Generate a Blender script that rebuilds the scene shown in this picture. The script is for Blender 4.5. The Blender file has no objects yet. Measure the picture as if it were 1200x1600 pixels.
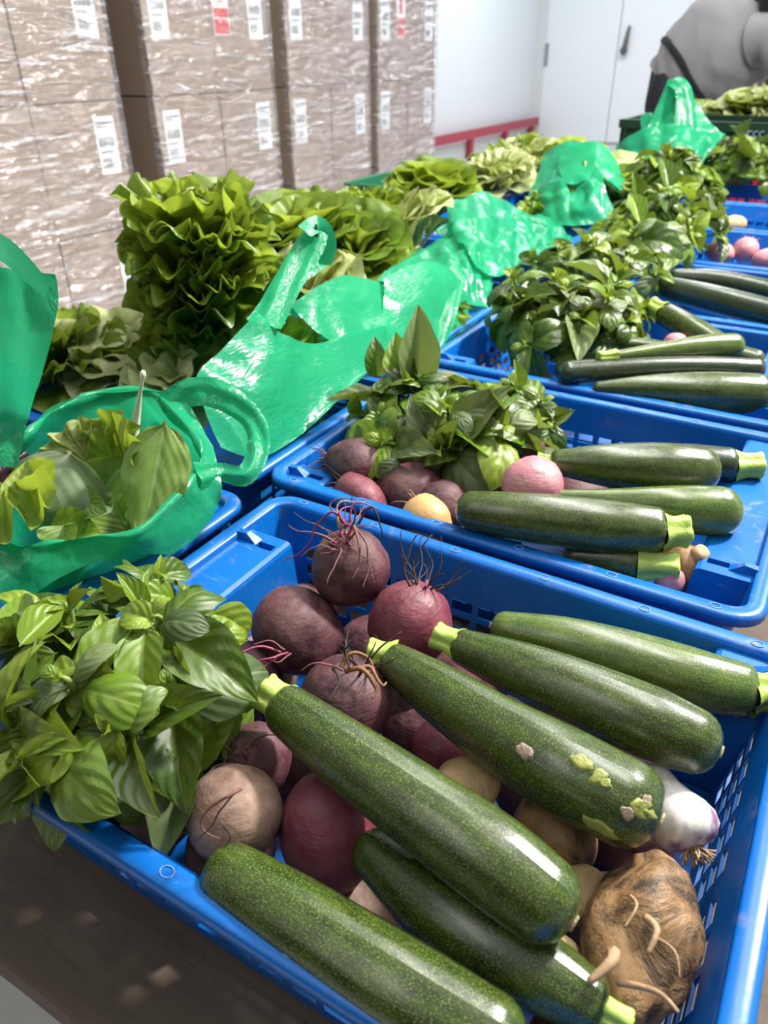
import bpy, bmesh, math, random
from math import sin, cos, pi, radians, sqrt, atan2, exp
from mathutils import Vector as V, Matrix, noise

random.seed(7)
SC = bpy.context.scene
COL = SC.collection
RZ = 0.75            # height of the front crates' rims above the floor (metres)

# ------------------------------------------------------------------ camera, world, lamps, exposure
FPX, PITCH, ROLL, YAW, CAMH = 1175.03, 0.54952, 0.011794, 0.540461, 0.45404
fwd = V((-sin(YAW)*cos(PITCH), cos(YAW)*cos(PITCH), -sin(PITCH)))
rgt = V((cos(YAW), sin(YAW), 0)); dwn = fwd.cross(rgt)
rgt, dwn = cos(ROLL)*rgt + sin(ROLL)*dwn, cos(ROLL)*dwn - sin(ROLL)*rgt
CAMP = V((0, 0, RZ+CAMH))
cam = bpy.data.cameras.new('camera'); camo = bpy.data.objects.new('camera', cam); COL.objects.link(camo)
camo.matrix_world = Matrix.Translation(CAMP) @ Matrix((rgt, -dwn, -fwd)).transposed().to_4x4()
cam.sensor_fit = 'HORIZONTAL'; cam.sensor_width = 36; cam.lens = 36*FPX/1200
cam.clip_start = 0.02; cam.clip_end = 60
cam.dof.use_dof = True; cam.dof.focus_distance = 0.66; cam.dof.aperture_fstop = 11
SC.camera = camo

SC.view_settings.view_transform = 'Standard'; SC.view_settings.look = 'None'
SC.view_settings.gamma = 1; SC.view_settings.use_curve_mapping = False
SC.view_settings.exposure = 0.0

w = bpy.data.worlds.new('world'); SC.world = w; w.use_nodes = True
w.node_tree.nodes['Background'].inputs[0].default_value = (0.86, 0.93, 1.0, 1)
w.node_tree.nodes['Background'].inputs[1].default_value = 0.035

def area(name, loc, target, sx, sy, watts, col=(1, 1, 1), turn=0):
    l = bpy.data.lights.new(name, 'AREA'); l.shape = 'RECTANGLE'; l.size = sx; l.size_y = sy
    l.energy = watts; l.color = col
    o = bpy.data.objects.new(name, l); COL.objects.link(o); o.location = loc
    o.rotation_euler = (0, 0, radians(turn)) if target is None else (V(target)-V(loc)).to_track_quat('-Z', 'Y').to_euler()
    return o
# ceiling luminaires of the packing hall: the strong one beyond the table on the right, and rows of tubes
area('ceiling_lamp', (0.85, 2.5, 3.05), (-0.25, 0.55, 0.7), 0.30, 0.30, 270, (1, .965, .91))
area('ceiling_lamp', (-0.5, 2.05, 3.38), None, 0.10, 3.0, 85, (1, .98, .94), 31)
area('ceiling_lamp', (-0.8, -1.3, 3.45), None, 0.12, 1.8, 13, (1, .98, .95), 0)
area('ceiling_lamp', (-1.7, -3.6, 3.45), None, 0.25, 1.8, 12, (1, .98, .95), 0)
area('ceiling_lamp', (-1.2, 6.0, 3.55), None, 0.3, 2.4, 70, (.95, .98, 1), 0)
area('ceiling_lamp', (-2.6, 9.5, 3.55), None, 2.4, 0.3, 110, (.95, .98, 1), 0)
area('ceiling_lamp', (0.8, 4.8, 3.55), None, 0.2, 2.4, 45, (.95, .98, 1), 0)
area('ceiling_lamp', (3.0, 4.0, 3.5), (1.2, 4.0, 0), 0.14, 9.0, 140, (.95, .98, 1))  # unseen tube line added on the right to make glints on the stretch film

# ------------------------------------------------------------------ helpers
def ray(u, v): return (rgt*(u-600) + dwn*(v-800) + fwd*FPX)
def at(u, v, z=0.0):
    d = ray(u, v); t = (z-CAMH)/d.z; return CAMP + d*t
def at_x(u, v, x):
    d = ray(u, v); return CAMP + d*(x/d.x)
def at_y(u, v, y):
    d = ray(u, v); return CAMP + d*(y/d.y)
def mpp(p): return (V(p)-CAMP).dot(fwd)/FPX      # metres per pixel at a point

WL = {}
def thing(name, label, cat, loc, group=None):
    o = bpy.data.objects.new(name, None); COL.objects.link(o); o.location = loc
    o.empty_display_size = .02
    o['label'] = label; o['category'] = cat
    if group: o['group'] = group
    WL[o.name] = V(loc); return o
def tag(o, label, cat, group=None):
    o['label'] = label; o['category'] = cat
    if group: o['group'] = group
    return o
def mesh(name, verts, faces, mats, uvs=None, smooth=True, midx=None):
    me = bpy.data.meshes.new(name)
    me.from_pydata([tuple(p) for p in verts], [], faces)
    for m in (mats if isinstance(mats, (list, tuple)) else [mats]): me.materials.append(m)
    if uvs is not None:
        ul = me.uv_layers.new(name='UVMap'); lv = [0]*len(me.loops)
        me.loops.foreach_get('vertex_index', lv)
        flat = []
        for i in lv: flat.extend(uvs[i])
        ul.data.foreach_set('uv', flat)
    if smooth: me.polygons.foreach_set('use_smooth', [True]*len(me.polygons))
    if midx: me.polygons.foreach_set('material_index', midx)
    me.update(); return me
def link(name, me, parent=None, loc=None, mat4=None):
    o = bpy.data.objects.new(name, me); COL.objects.link(o)
    if parent is not None: o.parent = parent
    if mat4 is not None: o.matrix_local = mat4
    elif loc is not None: o.location = loc
    return o
def wobj(name, verts, faces, mats, parent=None, uvs=None, smooth=True, midx=None, origin=None):
    """object from world-space verts; its verts become relative to its parent's origin (or to origin)"""
    if parent is not None:
        o0 = WL[parent.name]
        me = mesh(name, [V(p)-o0 for p in verts], faces, mats, uvs, smooth, midx)
        o = link(name, me, parent); WL[o.name] = o0; return o
    o0 = V(origin) if origin is not None else V((0, 0, 0))
    me = mesh(name, [V(p)-o0 for p in verts], faces, mats, uvs, smooth, midx)
    o = link(name, me, None, o0); WL[o.name] = o0; return o

class MB:
    def __init__(s): s.v = []; s.f = []; s.m = []
    def add(s, vs, fs, mi=0):
        n = len(s.v); s.v += [V(p) for p in vs]; s.f += [[i+n for i in f] for f in fs]; s.m += [mi]*len(fs)
    def box(s, a, b, mi=0):
        x0, y0, z0 = a; x1, y1, z1 = b
        s.add([(x0,y0,z0),(x1,y0,z0),(x1,y1,z0),(x0,y1,z0),(x0,y0,z1),(x1,y0,z1),(x1,y1,z1),(x0,y1,z1)],
              [(0,3,2,1),(4,5,6,7),(0,1,5,4),(1,2,6,5),(2,3,7,6),(3,0,4,7)], mi)
    def tube(s, pts, rads, n=7, mi=0, cap=True):
        vs, fs = tube(pts, rads, n, cap); s.add(vs, fs, mi)
def cat(pts, n):
    """Catmull-Rom through tuples of any length, n samples per span"""
    P = [tuple(p) for p in pts]; out = []
    for i in range(len(P)-1):
        p0 = P[max(i-1, 0)]; p1 = P[i]; p2 = P[i+1]; p3 = P[min(i+2, len(P)-1)]
        for k in range(n):
            t = k/n
            out.append(tuple(.5*(2*b+(c-a)*t+(2*a-5*b+4*c-d)*t*t+(3*b-a-3*c+d)*t**3) for a, b, c, d in zip(p0, p1, p2, p3)))
    out.append(P[-1]); return out
def catc(pts, N):
    """closed Catmull-Rom resampled to N"""
    P = [tuple(p) for p in pts]; m = len(P); out = []
    for k in range(N):
        s = k*m/N; i = int(s); t = s-i
        p0, p1, p2, p3 = P[(i-1) % m], P[i % m], P[(i+1) % m], P[(i+2) % m]
        out.append(tuple(.5*(2*b+(c-a)*t+(2*a-5*b+4*c-d)*t*t+(3*b-a-3*c+d)*t**3) for a, b, c, d in zip(p0, p1, p2, p3)))
    return out
def frames(pts):
    pts = [V(p) for p in pts]; T = []
    for i in range(len(pts)):
        d = pts[min(i+1, len(pts)-1)]-pts[max(i-1, 0)]
        T.append(d.normalized() if d.length > 1e-9 else V((0, 0, 1)))
    n = T[0].orthogonal().normalized() if abs(T[0].z) > .95 else (V((0, 0, 1))-T[0]*T[0].z).normalized()
    N = []
    for t in T:
        n = n-t*n.dot(t); n = n.normalized() if n.length > 1e-6 else t.orthogonal().normalized(); N.append(n)
    return pts, T, N
def tube(pts, rads, n=7, cap=True):
    pts, T, N = frames(pts); vs = []; fs = []
    if not hasattr(rads, '__len__'): rads = [rads]*len(pts)
    for p, t, nn, r in zip(pts, T, N, rads):
        b = t.cross(nn)
        for k in range(n):
            a = 2*pi*k/n; vs.append(p+(nn*cos(a)+b*sin(a))*r)
    for i in range(len(pts)-1):
        for k in range(n):
            fs.append((i*n+k, i*n+(k+1) % n, (i+1)*n+(k+1) % n, (i+1)*n+k))
    if cap:
        fs.append(tuple(range(n-1, -1, -1))); fs.append(tuple(range((len(pts)-1)*n, len(pts)*n)))
    return vs, fs
def nz(p, s=1.0, o=0): return noise.noise(V(p)*s+V((o*7.3, o*3.1, o*1.7)))

# ------------------------------------------------------------------ materials
class NT:
    def __init__(s, name):
        s.m = bpy.data.materials.new(name); s.m.use_nodes = True; s.t = s.m.node_tree; s.t.nodes.clear()
        s.out = s.n('ShaderNodeOutputMaterial')
    def n(s, typ, **kw):
        nd = s.t.nodes.new(typ)
        for k, v in kw.items(): setattr(nd, k, v)
        return nd
    def put(s, sock, val):
        if isinstance(val, bpy.types.NodeSocket): s.t.links.new(val, sock)
        elif val is not None:
            if hasattr(sock.default_value, '__len__') and not hasattr(val, '__len__'): val = (val,)*len(sock.default_value)
            if sock.type == 'RGBA' and len(val) == 3: val = (*val, 1)
            sock.default_value = val
    def coord(s, kind='Object', scale=(1, 1, 1)):
        c = s.n('ShaderNodeTexCoord').outputs[kind]
        mp = s.n('ShaderNodeMapping'); s.put(mp.inputs['Vector'], c); mp.inputs['Scale'].default_value = scale
        return mp.outputs[0]
    def noise(s, vec, scale, detail=3, rough=.5, dist=0):
        t = s.n('ShaderNodeTexNoise'); s.put(t.inputs['Vector'], vec); t.inputs['Scale'].default_value = scale
        t.inputs['Detail'].default_value = detail; t.inputs['Roughness'].default_value = rough; t.inputs['Distortion'].default_value = dist
        return t.outputs[0]
    def vor(s, vec, scale, feature='F1', rnd=1):
        t = s.n('ShaderNodeTexVoronoi', feature=feature); s.put(t.inputs['Vector'], vec); t.inputs['Scale'].default_value = scale
        t.inputs['Randomness'].default_value = rnd
        return t.outputs[0]
    def ramp(s, fac, a, b, ca=(0, 0, 0), cb=(1, 1, 1)):
        r = s.n('ShaderNodeValToRGB'); s.put(r.inputs[0], fac); e = r.color_ramp.elements
        e[0].position = a; e[1].position = b
        e[0].color = (*ca, 1); e[1].color = (*cb, 1); return r.outputs[0]
    def math(s, op, a, b=None, c=None):
        m = s.n('ShaderNodeMath', operation=op); s.put(m.inputs[0], a)
        if b is not None: s.put(m.inputs[1], b)
        if c is not None: s.put(m.inputs[2], c)
        return m.outputs[0]
    def mix(s, fac, a, b, blend='MIX'):
        m = s.n('ShaderNodeMix', data_type='RGBA', blend_type=blend)
        s.put(m.inputs[0], fac); s.put(m.inputs[6], a); s.put(m.inputs[7], b); return m.outputs[2]
    def bump(s, h, strength=.3, dist=.002, nrm=None):
        b = s.n('ShaderNodeBump'); s.put(b.inputs['Height'], h); b.inputs['Strength'].default_value = strength
        b.inputs['Distance'].default_value = dist
        if nrm is not None: s.put(b.inputs['Normal'], nrm)
        return b.outputs[0]
    def pbr(s, col, rough=.5, nrm=None, spec=.5, coat=0, sub=0, trans=0, coat_rough=.1, sheen=0):
        p = s.n('ShaderNodeBsdfPrincipled'); s.put(p.inputs['Base Color'], col); s.put(p.inputs['Roughness'], rough)
        s.put(p.inputs['Specular IOR Level'], spec); s.put(p.inputs['Coat Weight'], coat); s.put(p.inputs['Coat Roughness'], coat_rough)
        if nrm is not None: s.put(p.inputs['Normal'], nrm)
        if sheen: s.put(p.inputs['Sheen Weight'], sheen)
        return p.outputs[0]
    def mixs(s, fac, a, b):
        m = s.n('ShaderNodeMixShader'); s.put(m.inputs[0], fac); s.t.links.new(a, m.inputs[1]); s.t.links.new(b, m.inputs[2]); return m.outputs[0]
    def done(s, sh): s.t.links.new(sh, s.out.inputs[0]); return s.m
    def rnd(s): return s.n('ShaderNodeObjectInfo').outputs['Random']
    def uv(s): 
        x = s.n('ShaderNodeSeparateXYZ'); s.t.links.new(s.n('ShaderNodeTexCoord').outputs['UV'], x.inputs[0]); return x.outputs[0], x.outputs[1]

def m_plain(name, col, rough=.5, bump=0, bscale=60, var=0, spec=.5):
    t = NT(name); c = t.coord('Object'); nrm = None; cc = col
    if var:
        n = t.noise(c, bscale*.3, 4); cc = t.mix(n, tuple(x*(1-var) for x in col), tuple(min(1, x*(1+var)) for x in col))
    if bump: nrm = t.bump(t.noise(c, bscale, 4), bump, .003)
    return t.done(t.pbr(cc, rough, nrm, spec))

def m_zucchini(name, dark, light, speck, streak=.5):
    t = NT(name); uvv = t.n('ShaderNodeTexCoord').outputs['UV']
    def mp(sx, sy):
        m = t.n('ShaderNodeMapping'); t.put(m.inputs[0], uvv); m.inputs['Scale'].default_value = (sx, sy, 1); return m.outputs[0]
    big = t.noise(mp(.35, .9), 1.0, 3, .55)                       # UV is in centimetres
    long = t.noise(mp(.12, 2.2), 1.0, 4, .6)
    base = t.mix(t.ramp(t.math('ADD', t.math('MULTIPLY', big, .6), t.math('MULTIPLY', long, streak)), .42, .78), dark, light)
    sp = t.noise(mp(6.5, 11.0), 1.0, 2, .6)
    sp2 = t.noise(mp(1.0, 1.6), 1.0, 2, .5)
    thr = t.math('SUBTRACT', sp, t.math('MULTIPLY', sp2, -.14))
    smask = t.ramp(thr, .63, .72)
    dots = t.ramp(t.vor(mp(4.2, 5.6), 1.0), .08, .16, (1, 1, 1), (0, 0, 0))
    colr = t.mix(t.math('MULTIPLY', smask, .6), base, speck)
    colr = t.mix(t.math('MULTIPLY', dots, .65), colr, tuple(min(1, x*1.35) for x in speck))
    nrm = t.bump(t.math('ADD', sp, t.math('MULTIPLY', long, 1.2)), .16, .0012)
    rough = t.math('ADD', t.math('MULTIPLY', t.noise(mp(.5, .8), 1.0, 4), .24), .13)
    return t.done(t.pbr(colr, rough, nrm, .5, .28, coat_rough=.2))

def m_beet(name, a, b, dust, damt=.5, rough=.62):
    t = NT(name); c = t.coord('Object'); cz = t.coord('Object', (12, 12, 70))
    n = t.noise(c, 22, 5, .6); rings = t.noise(cz, 1.0, 4, .6, .6)
    colr = t.mix(t.ramp(n, .35, .68), a, b)
    colr = t.mix(t.math('MULTIPLY', t.ramp(t.math('ADD', t.math('MULTIPLY', t.noise(c, 40, 6, .65, .4), .7), t.math('MULTIPLY', rings, .35)), .42, .66), damt), colr, dust)
    fib = t.noise(t.coord('Object', (60, 60, 420)), 1.0, 3, .6, .8)
    nrm = t.bump(t.math('ADD', t.math('MULTIPLY', fib, .6), t.math('ADD', rings, t.noise(c, 140, 4))), .42, .0022)
    return t.done(t.pbr(colr, t.math('ADD', t.math('MULTIPLY', n, .3), rough-.15), nrm, .4))

def m_root(name, a, b, dirt, amt=.6):
    t = NT(name); c = t.coord('Object')
    n = t.noise(c, 30, 5, .6); d = t.ramp(t.noise(c, 24, 6, .68, .5), .44, .58)
    colr = t.mix(t.ramp(n, .35, .7), a, b); colr = t.mix(t.math('MULTIPLY', d, amt), colr, dirt)
    nrm = t.bump(t.math('ADD', t.noise(c, 70, 5), t.math('MULTIPLY', d, -.8)), .5, .003)
    return t.done(t.pbr(colr, .5, nrm, .4))

def m_leaf(name, dark, light, vein, trans=.35, rough=.36, nv=7.0, skew=.42, vamt=.6, blotch=0, spec=.5, pale=None):
    """leaf: UV u = along 0..1, v = -1..1 across mapped to 0..1"""
    t = NT(name); u, v = t.uv()
    av = t.math('ABSOLUTE', t.math('SUBTRACT', t.math('MULTIPLY', v, 2), 1))
    ph = t.math('FRACT', t.math('MULTIPLY', t.math('SUBTRACT', u, t.math('MULTIPLY', t.math('POWER', av, 1.25), skew)), nv))
    dv = t.math('ABSOLUTE', t.math('SUBTRACT', ph, .5))
    vl = t.ramp(dv, .0, .07, (1, 1, 1), (0, 0, 0))
    mid = t.ramp(av, .015, .075, (1, 1, 1), (0, 0, 0))
    c = t.coord('Object'); n = t.noise(c, 55, 4)
    r = t.rnd()
    base = t.mix(t.ramp(t.math('ADD', t.math('MULTIPLY', n, .5), t.math('MULTIPLY', r, .55)), .25, .85), dark, light)
    if pale is not None: base = t.mix(t.ramp(u, .0, .55, (1, 1, 1), (0, 0, 0)), base, pale)
    if blotch: base = t.mix(t.ramp(t.noise(c, 38, 5, .7), .62, .75), base, (.10, .04, .05))
    colr = t.mix(t.math('MULTIPLY', vl, vamt*.14), base, vein); colr = t.mix(t.math('MULTIPLY', mid, vamt), colr, vein)
    h = t.math('ADD', t.math('MULTIPLY', t.noise(c, 260, 3), .35), t.math('MULTIPLY', dv, 2.2))
    nrm = t.bump(h, .35, .0012)
    p = t.pbr(colr, rough, nrm, spec)
    tr = t.n('ShaderNodeBsdfTranslucent'); t.put(tr.inputs[0], t.mix(.35, colr, (.55, .68, .06), 'MIX'))
    return t.done(t.mixs(trans, p, tr.outputs[0]))

def m_film(name, col, clear=.22, rough=.2, bs=.22):
    t = NT(name); c = t.coord('Object')
    w1 = t.noise(c, 14, 3, .5, 1.0); w2 = t.vor(t.mix(.25, c, t.n('ShaderNodeTexNoise').outputs[1], 'ADD'), 26, 'DISTANCE_TO_EDGE')
    h = t.math('ADD', t.math('MULTIPLY', w1, 1.6), t.math('MULTIPLY', w2, .5))
    nrm = t.bump(h, bs, .008)
    p = t.pbr(col, rough, nrm, .55)
    tr = t.n('ShaderNodeBsdfTranslucent'); t.put(tr.inputs[0], col)
    tp = t.n('ShaderNodeBsdfTransparent'); t.put(tp.inputs[0], (.22, .85, .5, 1))
    s1 = t.mixs(.42, p, tr.outputs[0])
    return t.done(t.mixs(clear, s1, tp.outputs[0]))

def m_wrap():
    t = NT('stretch_wrap')
    c1 = t.coord('Object', (2, 3.2, 15)); w1 = t.noise(c1, 1.5, 2.5, .5, .9)
    c2 = t.coord('Object', (8, 7, 60)); w2 = t.noise(c2, 1.0, 3, .6, 1.0)
    nrm = t.bump(t.math('ADD', w1, t.math('MULTIPLY', w2, .16)), 1.0, .10)
    g = t.n('ShaderNodeBsdfGlossy'); t.put(g.inputs['Color'], (.95, .95, 1)); t.put(g.inputs['Roughness'], .11); t.put(g.inputs['Normal'], nrm)
    d = t.n('ShaderNodeBsdfDiffuse'); t.put(d.inputs['Color'], (.8, .78, .8, 1)); t.put(d.inputs['Normal'], nrm)
    tp = t.n('ShaderNodeBsdfTransparent')
    bunch = t.ramp(t.noise(t.coord('Object', (2, 2.2, 26)), 1.5, 4, .6, 1.0), .55, .64)      # milky bunched film; white streaks painted in to stand for glints too
    s = t.mixs(t.math('ADD', t.math('MULTIPLY', bunch, .5), .035), tp.outputs[0], d.outputs[0])
    return t.done(t.mixs(.23, s, g.outputs[0]))

def m_crate(name, col, light):
    t = NT(name); c = t.coord('Object')
    n = t.noise(c, 9, 5, .6); sc = t.noise(t.coord('Object', (40, 160, 90)), 1.0, 4, .7, 1)
    colr = t.mix(n, col, light)
    dust = t.ramp(t.noise(c, 26, 6, .7, .4), .58, .76)
    colr = t.mix(t.math('MULTIPLY', dust, .5), colr, (.30, .24, .20))
    colr = t.mix(t.math('MULTIPLY', t.ramp(sc, .62, .75), .25), colr, (.45, .55, .75))
    nrm = t.bump(t.noise(c, 130, 4), .12, .001)
    p = t.pbr(colr, t.math('ADD', t.math('MULTIPLY', dust, .35), .32), nrm, .5)
    tr = t.n('ShaderNodeBsdfTranslucent'); t.put(tr.inputs[0], light)
    return t.done(t.mixs(.18, p, tr.outputs[0]))

M = {}
M['zuc'] = m_zucchini('zucchini_skin', (.011, .025, .004), (.048, .080, .008), (.25, .32, .065))
M['zuc_pale'] = m_zucchini('zucchini_skin_pale', (.024, .052, .007), (.085, .135, .018), (.30, .37, .09), .6)
M['zuc_dark'] = m_zucchini('zucchini_skin_dark', (.007, .016, .006), (.022, .042, .012), (.10, .15, .05), .4)
M['stem'] = m_plain('zucchini_stem', (.31, .43, .075), .5, .4, 160, .35)
M['scar'] = m_plain('scar_tissue', (.42, .36, .20), .75, .5, 300, .4)
M['scab'] = m_plain('pale_scab', (.25, .27, .055), .5, .4, 250, .35)
M['cork'] = m_plain('corky_patch', (.30, .225, .17), .8, .6, 300, .4)
M['beet'] = m_beet('beet_skin', (.028, .006, .012), (.11, .020, .04), (.18, .10, .085), .6)
M['beet_pink'] = m_beet('beet_skin_pink', (.10, .011, .03), (.22, .04, .068), (.19, .10, .085), .4, .5)
M['beet_dust'] = m_beet('beet_skin_dusty', (.10, .05, .04), (.24, .15, .115), (.38, .26, .19), .7, .75)
M['turnip'] = m_beet('turnip_skin', (.38, .13, .17), (.48, .22, .24), (.48, .30, .27), .4, .42)
M['crown'] = m_plain('beet_crown', (.14, .012, .04), .5, .6, 200, .5)
M['rootlet'] = m_plain('rootlets', (.16, .06, .055), .7, .3, 200, .3)
M['rootlet_dark'] = m_plain('dark_rootlets', (.04, .022, .018), .8, 0)
M['rootlet_pale'] = m_plain('pale_rootlets', (.34, .22, .12), .7, .3, 200, .3)
M['potato'] = m_root('potato_skin', (.55, .37, .18), (.66, .47, .25), (.25, .15, .08), .35)
M['tuber'] = m_root('tuber_skin', (.19, .105, .045), (.34, .20, .09), (.018, .014, .009), .88)
M['dryleaf'] = m_plain('dry_brown_leaf', (.20, .09, .035), .7, .5, 150, .5)
M['magenta'] = m_plain('magenta_rootlets', (.26, .03, .075), .5, .3, 200, .3)
M['husk'] = m_plain('onion_husk', (.55, .33, .13), .5, .3, 120, .3)
M['basil'] = m_leaf('basil_leaf', (.024, .056, .006), (.118, .190, .022), (.19, .26, .06), .20, .25, 5)
M['basil_light'] = m_leaf('basil_leaf_young', (.11, .20, .014), (.25, .33, .035), (.34, .42, .10), .26, .27, 5)
M['basil_under'] = m_leaf('basil_leaf_dull', (.05, .085, .025), (.17, .22, .08), (.22, .27, .11), .25, .48, 5)
M['basil_stem'] = m_plain('basil_stem', (.17, .26, .05), .5, .2, 100, .3)
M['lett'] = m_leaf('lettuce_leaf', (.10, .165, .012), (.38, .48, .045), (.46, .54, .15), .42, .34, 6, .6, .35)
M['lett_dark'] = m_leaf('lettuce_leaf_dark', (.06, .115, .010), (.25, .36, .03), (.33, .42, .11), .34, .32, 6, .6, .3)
M['lett_pale'] = m_leaf('lettuce_leaf_pale', (.32, .36, .13), (.55, .58, .28), (.60, .62, .36), .32, .42, 6, .6, .3, pale=(.60, .60, .40))
M['lett_red'] = m_leaf('lettuce_leaf_bronze', (.16, .19, .04), (.28, .31, .06), (.40, .44, .15), .3, .4, 6, .6, .4, blotch=1)
M['chard'] = m_leaf('broad_leaf', (.10, .19, .030), (.24, .35, .085), (.44, .52, .26), .3, .42, 6, .55, .45)
M['chard_grey'] = m_leaf('broad_leaf_grey', (.14, .20, .095), (.24, .30, .17), (.36, .42, .27), .22, .55, 6, .55, .4)
M['purple'] = m_leaf('purple_leaf', (.03, .008, .02), (.06, .015, .035), (.10, .03, .05), .2, .35, 9, .5, .5)
M['white_rib'] = m_plain('pale_leaf_rib', (.62, .68, .46), .45, .2, 90, .15)
M['film'] = m_film('green_bag_film', (.022, .41, .19, 1), .13)
M['film_dense'] = m_film('green_bag_film_double', (.018, .37, .165, 1), .05, .22)
M['wrap'] = m_wrap()
M['crate'] = m_crate('blue_plastic', (.002, .092, .38), (.003, .165, .58))
M['mark'] = m_plain('scuffed_ring', (.16, .28, .55), .5)
M['dgcrate'] = m_plain('dark_green_plastic', (.008, .026, .014), .35, .1, 80, .3)
M['netgreen'] = m_plain('green_plastic', (.012, .13, .06), .4)
def m_card():
    t = NT('cardboard'); c = t.coord('Object'); n = t.noise(c, 3, 4); f = t.noise(t.coord('Object', (90, 90, 4)), 1.0, 3)
    colr = t.mix(n, (.27, .195, .15), (.35, .26, .20))
    return t.done(t.pbr(colr, .75, t.bump(f, .12, .002), .3))
M['card'] = m_card()
M['tape'] = m_plain('packing_tape', (.40, .31, .24), .25)
M['paper'] = m_plain('label_paper', (.78, .80, .83), .6)
M['ink'] = m_plain('label_ink', (.06, .06, .07), .6)
M['redink'] = m_plain('label_red', (.62, .05, .06), .6)
def m_wall(name, col):
    t = NT(name); c = t.coord('Object', (6, 6, .3)); return t.done(t.pbr(col, .38, t.bump(t.noise(c, 2, 3), .04, .004), .4))
M['wall'] = m_wall('white_panel', (.80, .84, .87))
M['doorm'] = m_wall('white_door', (.83, .87, .90))
M['joint'] = m_plain('grey_joint', (.30, .31, .30), .7)
M['frame'] = m_plain('door_frame', (.70, .72, .72), .5)
M['rail'] = m_plain('red_rail', (.42, .045, .075), .45, .1, 60, .2)
M['metal'] = m_plain('dark_steel', (.10, .11, .10), .4)
def m_floor():
    t = NT('pale_floor'); c = t.coord('Object'); n = t.noise(c, 3.5, 6, .65)
    colr = t.mix(t.ramp(n, .3, .75), (.52, .51, .49), (.66, .65, .63)); return t.done(t.pbr(colr, .5, t.bump(t.noise(c, 60, 4), .1, .003)))
M['floor'] = m_floor()
def m_board():
    t = NT('dirty_board'); c = t.coord('Object'); g = t.noise(t.coord('Object', (3, 60, 20)), 1.0, 4, .6, .8)
    n = t.noise(c, 9, 6, .7, .5); st = t.ramp(t.noise(c, 14, 6, .75, 1.2), .60, .72)
    colr = t.mix(t.ramp(t.math('ADD', t.math('MULTIPLY', n, .7), t.math('MULTIPLY', g, .35)), .3, .75), (.070, .050, .036), (.135, .100, .074))
    colr = t.mix(t.math('MULTIPLY', st, .65), colr, (.045, .03, .022))
    return t.done(t.pbr(colr, .7, t.bump(t.math('ADD', g, t.math('MULTIPLY', st, -1)), .35, .004), .3))
M['board'] = m_board()
M['shirt'] = m_plain('grey_tshirt', (.30, .29, .31), .85, .25, 25, .12, .2)
M['black'] = m_plain('black_cloth', (.008, .009, .014), .8, .2, 60)
M['skin'] = m_plain('skin', (.45, .25, .18), .5, .1, 120, .1)
M['hair'] = m_plain('black_hair', (.008, .007, .006), .5, .4, 200)
M['redplastic'] = m_plain('red_plastic', (.55, .03, .05), .4)
# ------------------------------------------------------------------ the hall
def struct(name, boxes, mat, parent=None):
    b = MB()
    for a, c in boxes: b.box(a, c)
    o = wobj(name, b.v, b.f, mat, parent, smooth=False)
    if parent is None: o['kind'] = 'structure'
    return o
YB, XL = 12.3, -4.66
struct('floor', [((-6, -5.5, -.1), (5, YB+.3, 0))], M['floor'])
struct('wall_left', [((XL-.2, -5.5, 0), (XL, YB+.2, 3.6))], M['wall'])
struct('wall_back', [((XL, YB, 0), (5, YB+.2, 3.6))], M['wall'])
struct('ceiling', [((-6, -5.5, 3.6), (5, YB+.3, 3.75))], M['wall'])
struct('wall_right', [((4.8, -5.5, 0), (5, YB+.2, 3.6))], M['wall'])
struct('trim_1', [((XL, YB-.05, 0), (XL+.16, YB, 3.6))], M['frame'])
kerb = struct('baseboard_left', [((XL, 4.5, 0), (XL+.07, YB-.06, .20))], M['frame'])
# red bumper rail on posts along the left wall
rail = thing('bumper_rail', 'dark red bumper rail on short posts along the foot of the white wall', 'rail', (XL+.12, 9, 0))
b = MB(); b.box((XL+.09, 5.0, .235), (XL+.16, YB-.12, .335)); wobj('rail_bar', b.v, b.f, M['rail'], rail, smooth=False)
for y in (6.6, 8.2, 9.85, 11.0, 12.0):
    b = MB(); b.box((XL+.09, y-.045, 0), (XL+.15, y+.045, .235)); wobj('post', b.v, b.f, M['rail'], rail, smooth=False)
d1 = at_y(848, 150, YB).x; d2 = at_y(962, 110, YB).x
def door(name, x0, x1, handle=None):
    d = struct(name, [((x0+.006, YB-.055, .03), (x1-.006, YB-.002, 2.6))], M['doorm'])
    b = MB(); b.box((x0-.001, YB-.03, .0), (x0+.006, YB-.002, 2.6)); b.box((x0, YB-.06, .0), (x1, YB-.002, .03))
    wobj('door_seal', b.v, b.f, M['joint'], d, smooth=False)
    if handle:
        p = at_y(978, 64, YB-.06); vs, fs = tube([p+V((.03, -.02, .17)), p+V((.025, -.05, .1)), p+V((.01, -.06, -.06)), p+V((0, -.06, -.12)), p+V((0, -.03, -.15))], [.018, .025, .035, .055, .03], 10)
        wobj('door_handle', vs, fs, M['metal'], d)
    else:
        b = MB(); b.box((x0+.0, YB-.075, 1.0), (x0+.05, YB-.05, 1.28)); wobj('hinge', b.v, b.f, M['joint'], d, smooth=False)
    return d
door('door_1', d1, d2); door('door_2', d2, d2+1.15, True)

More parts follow.
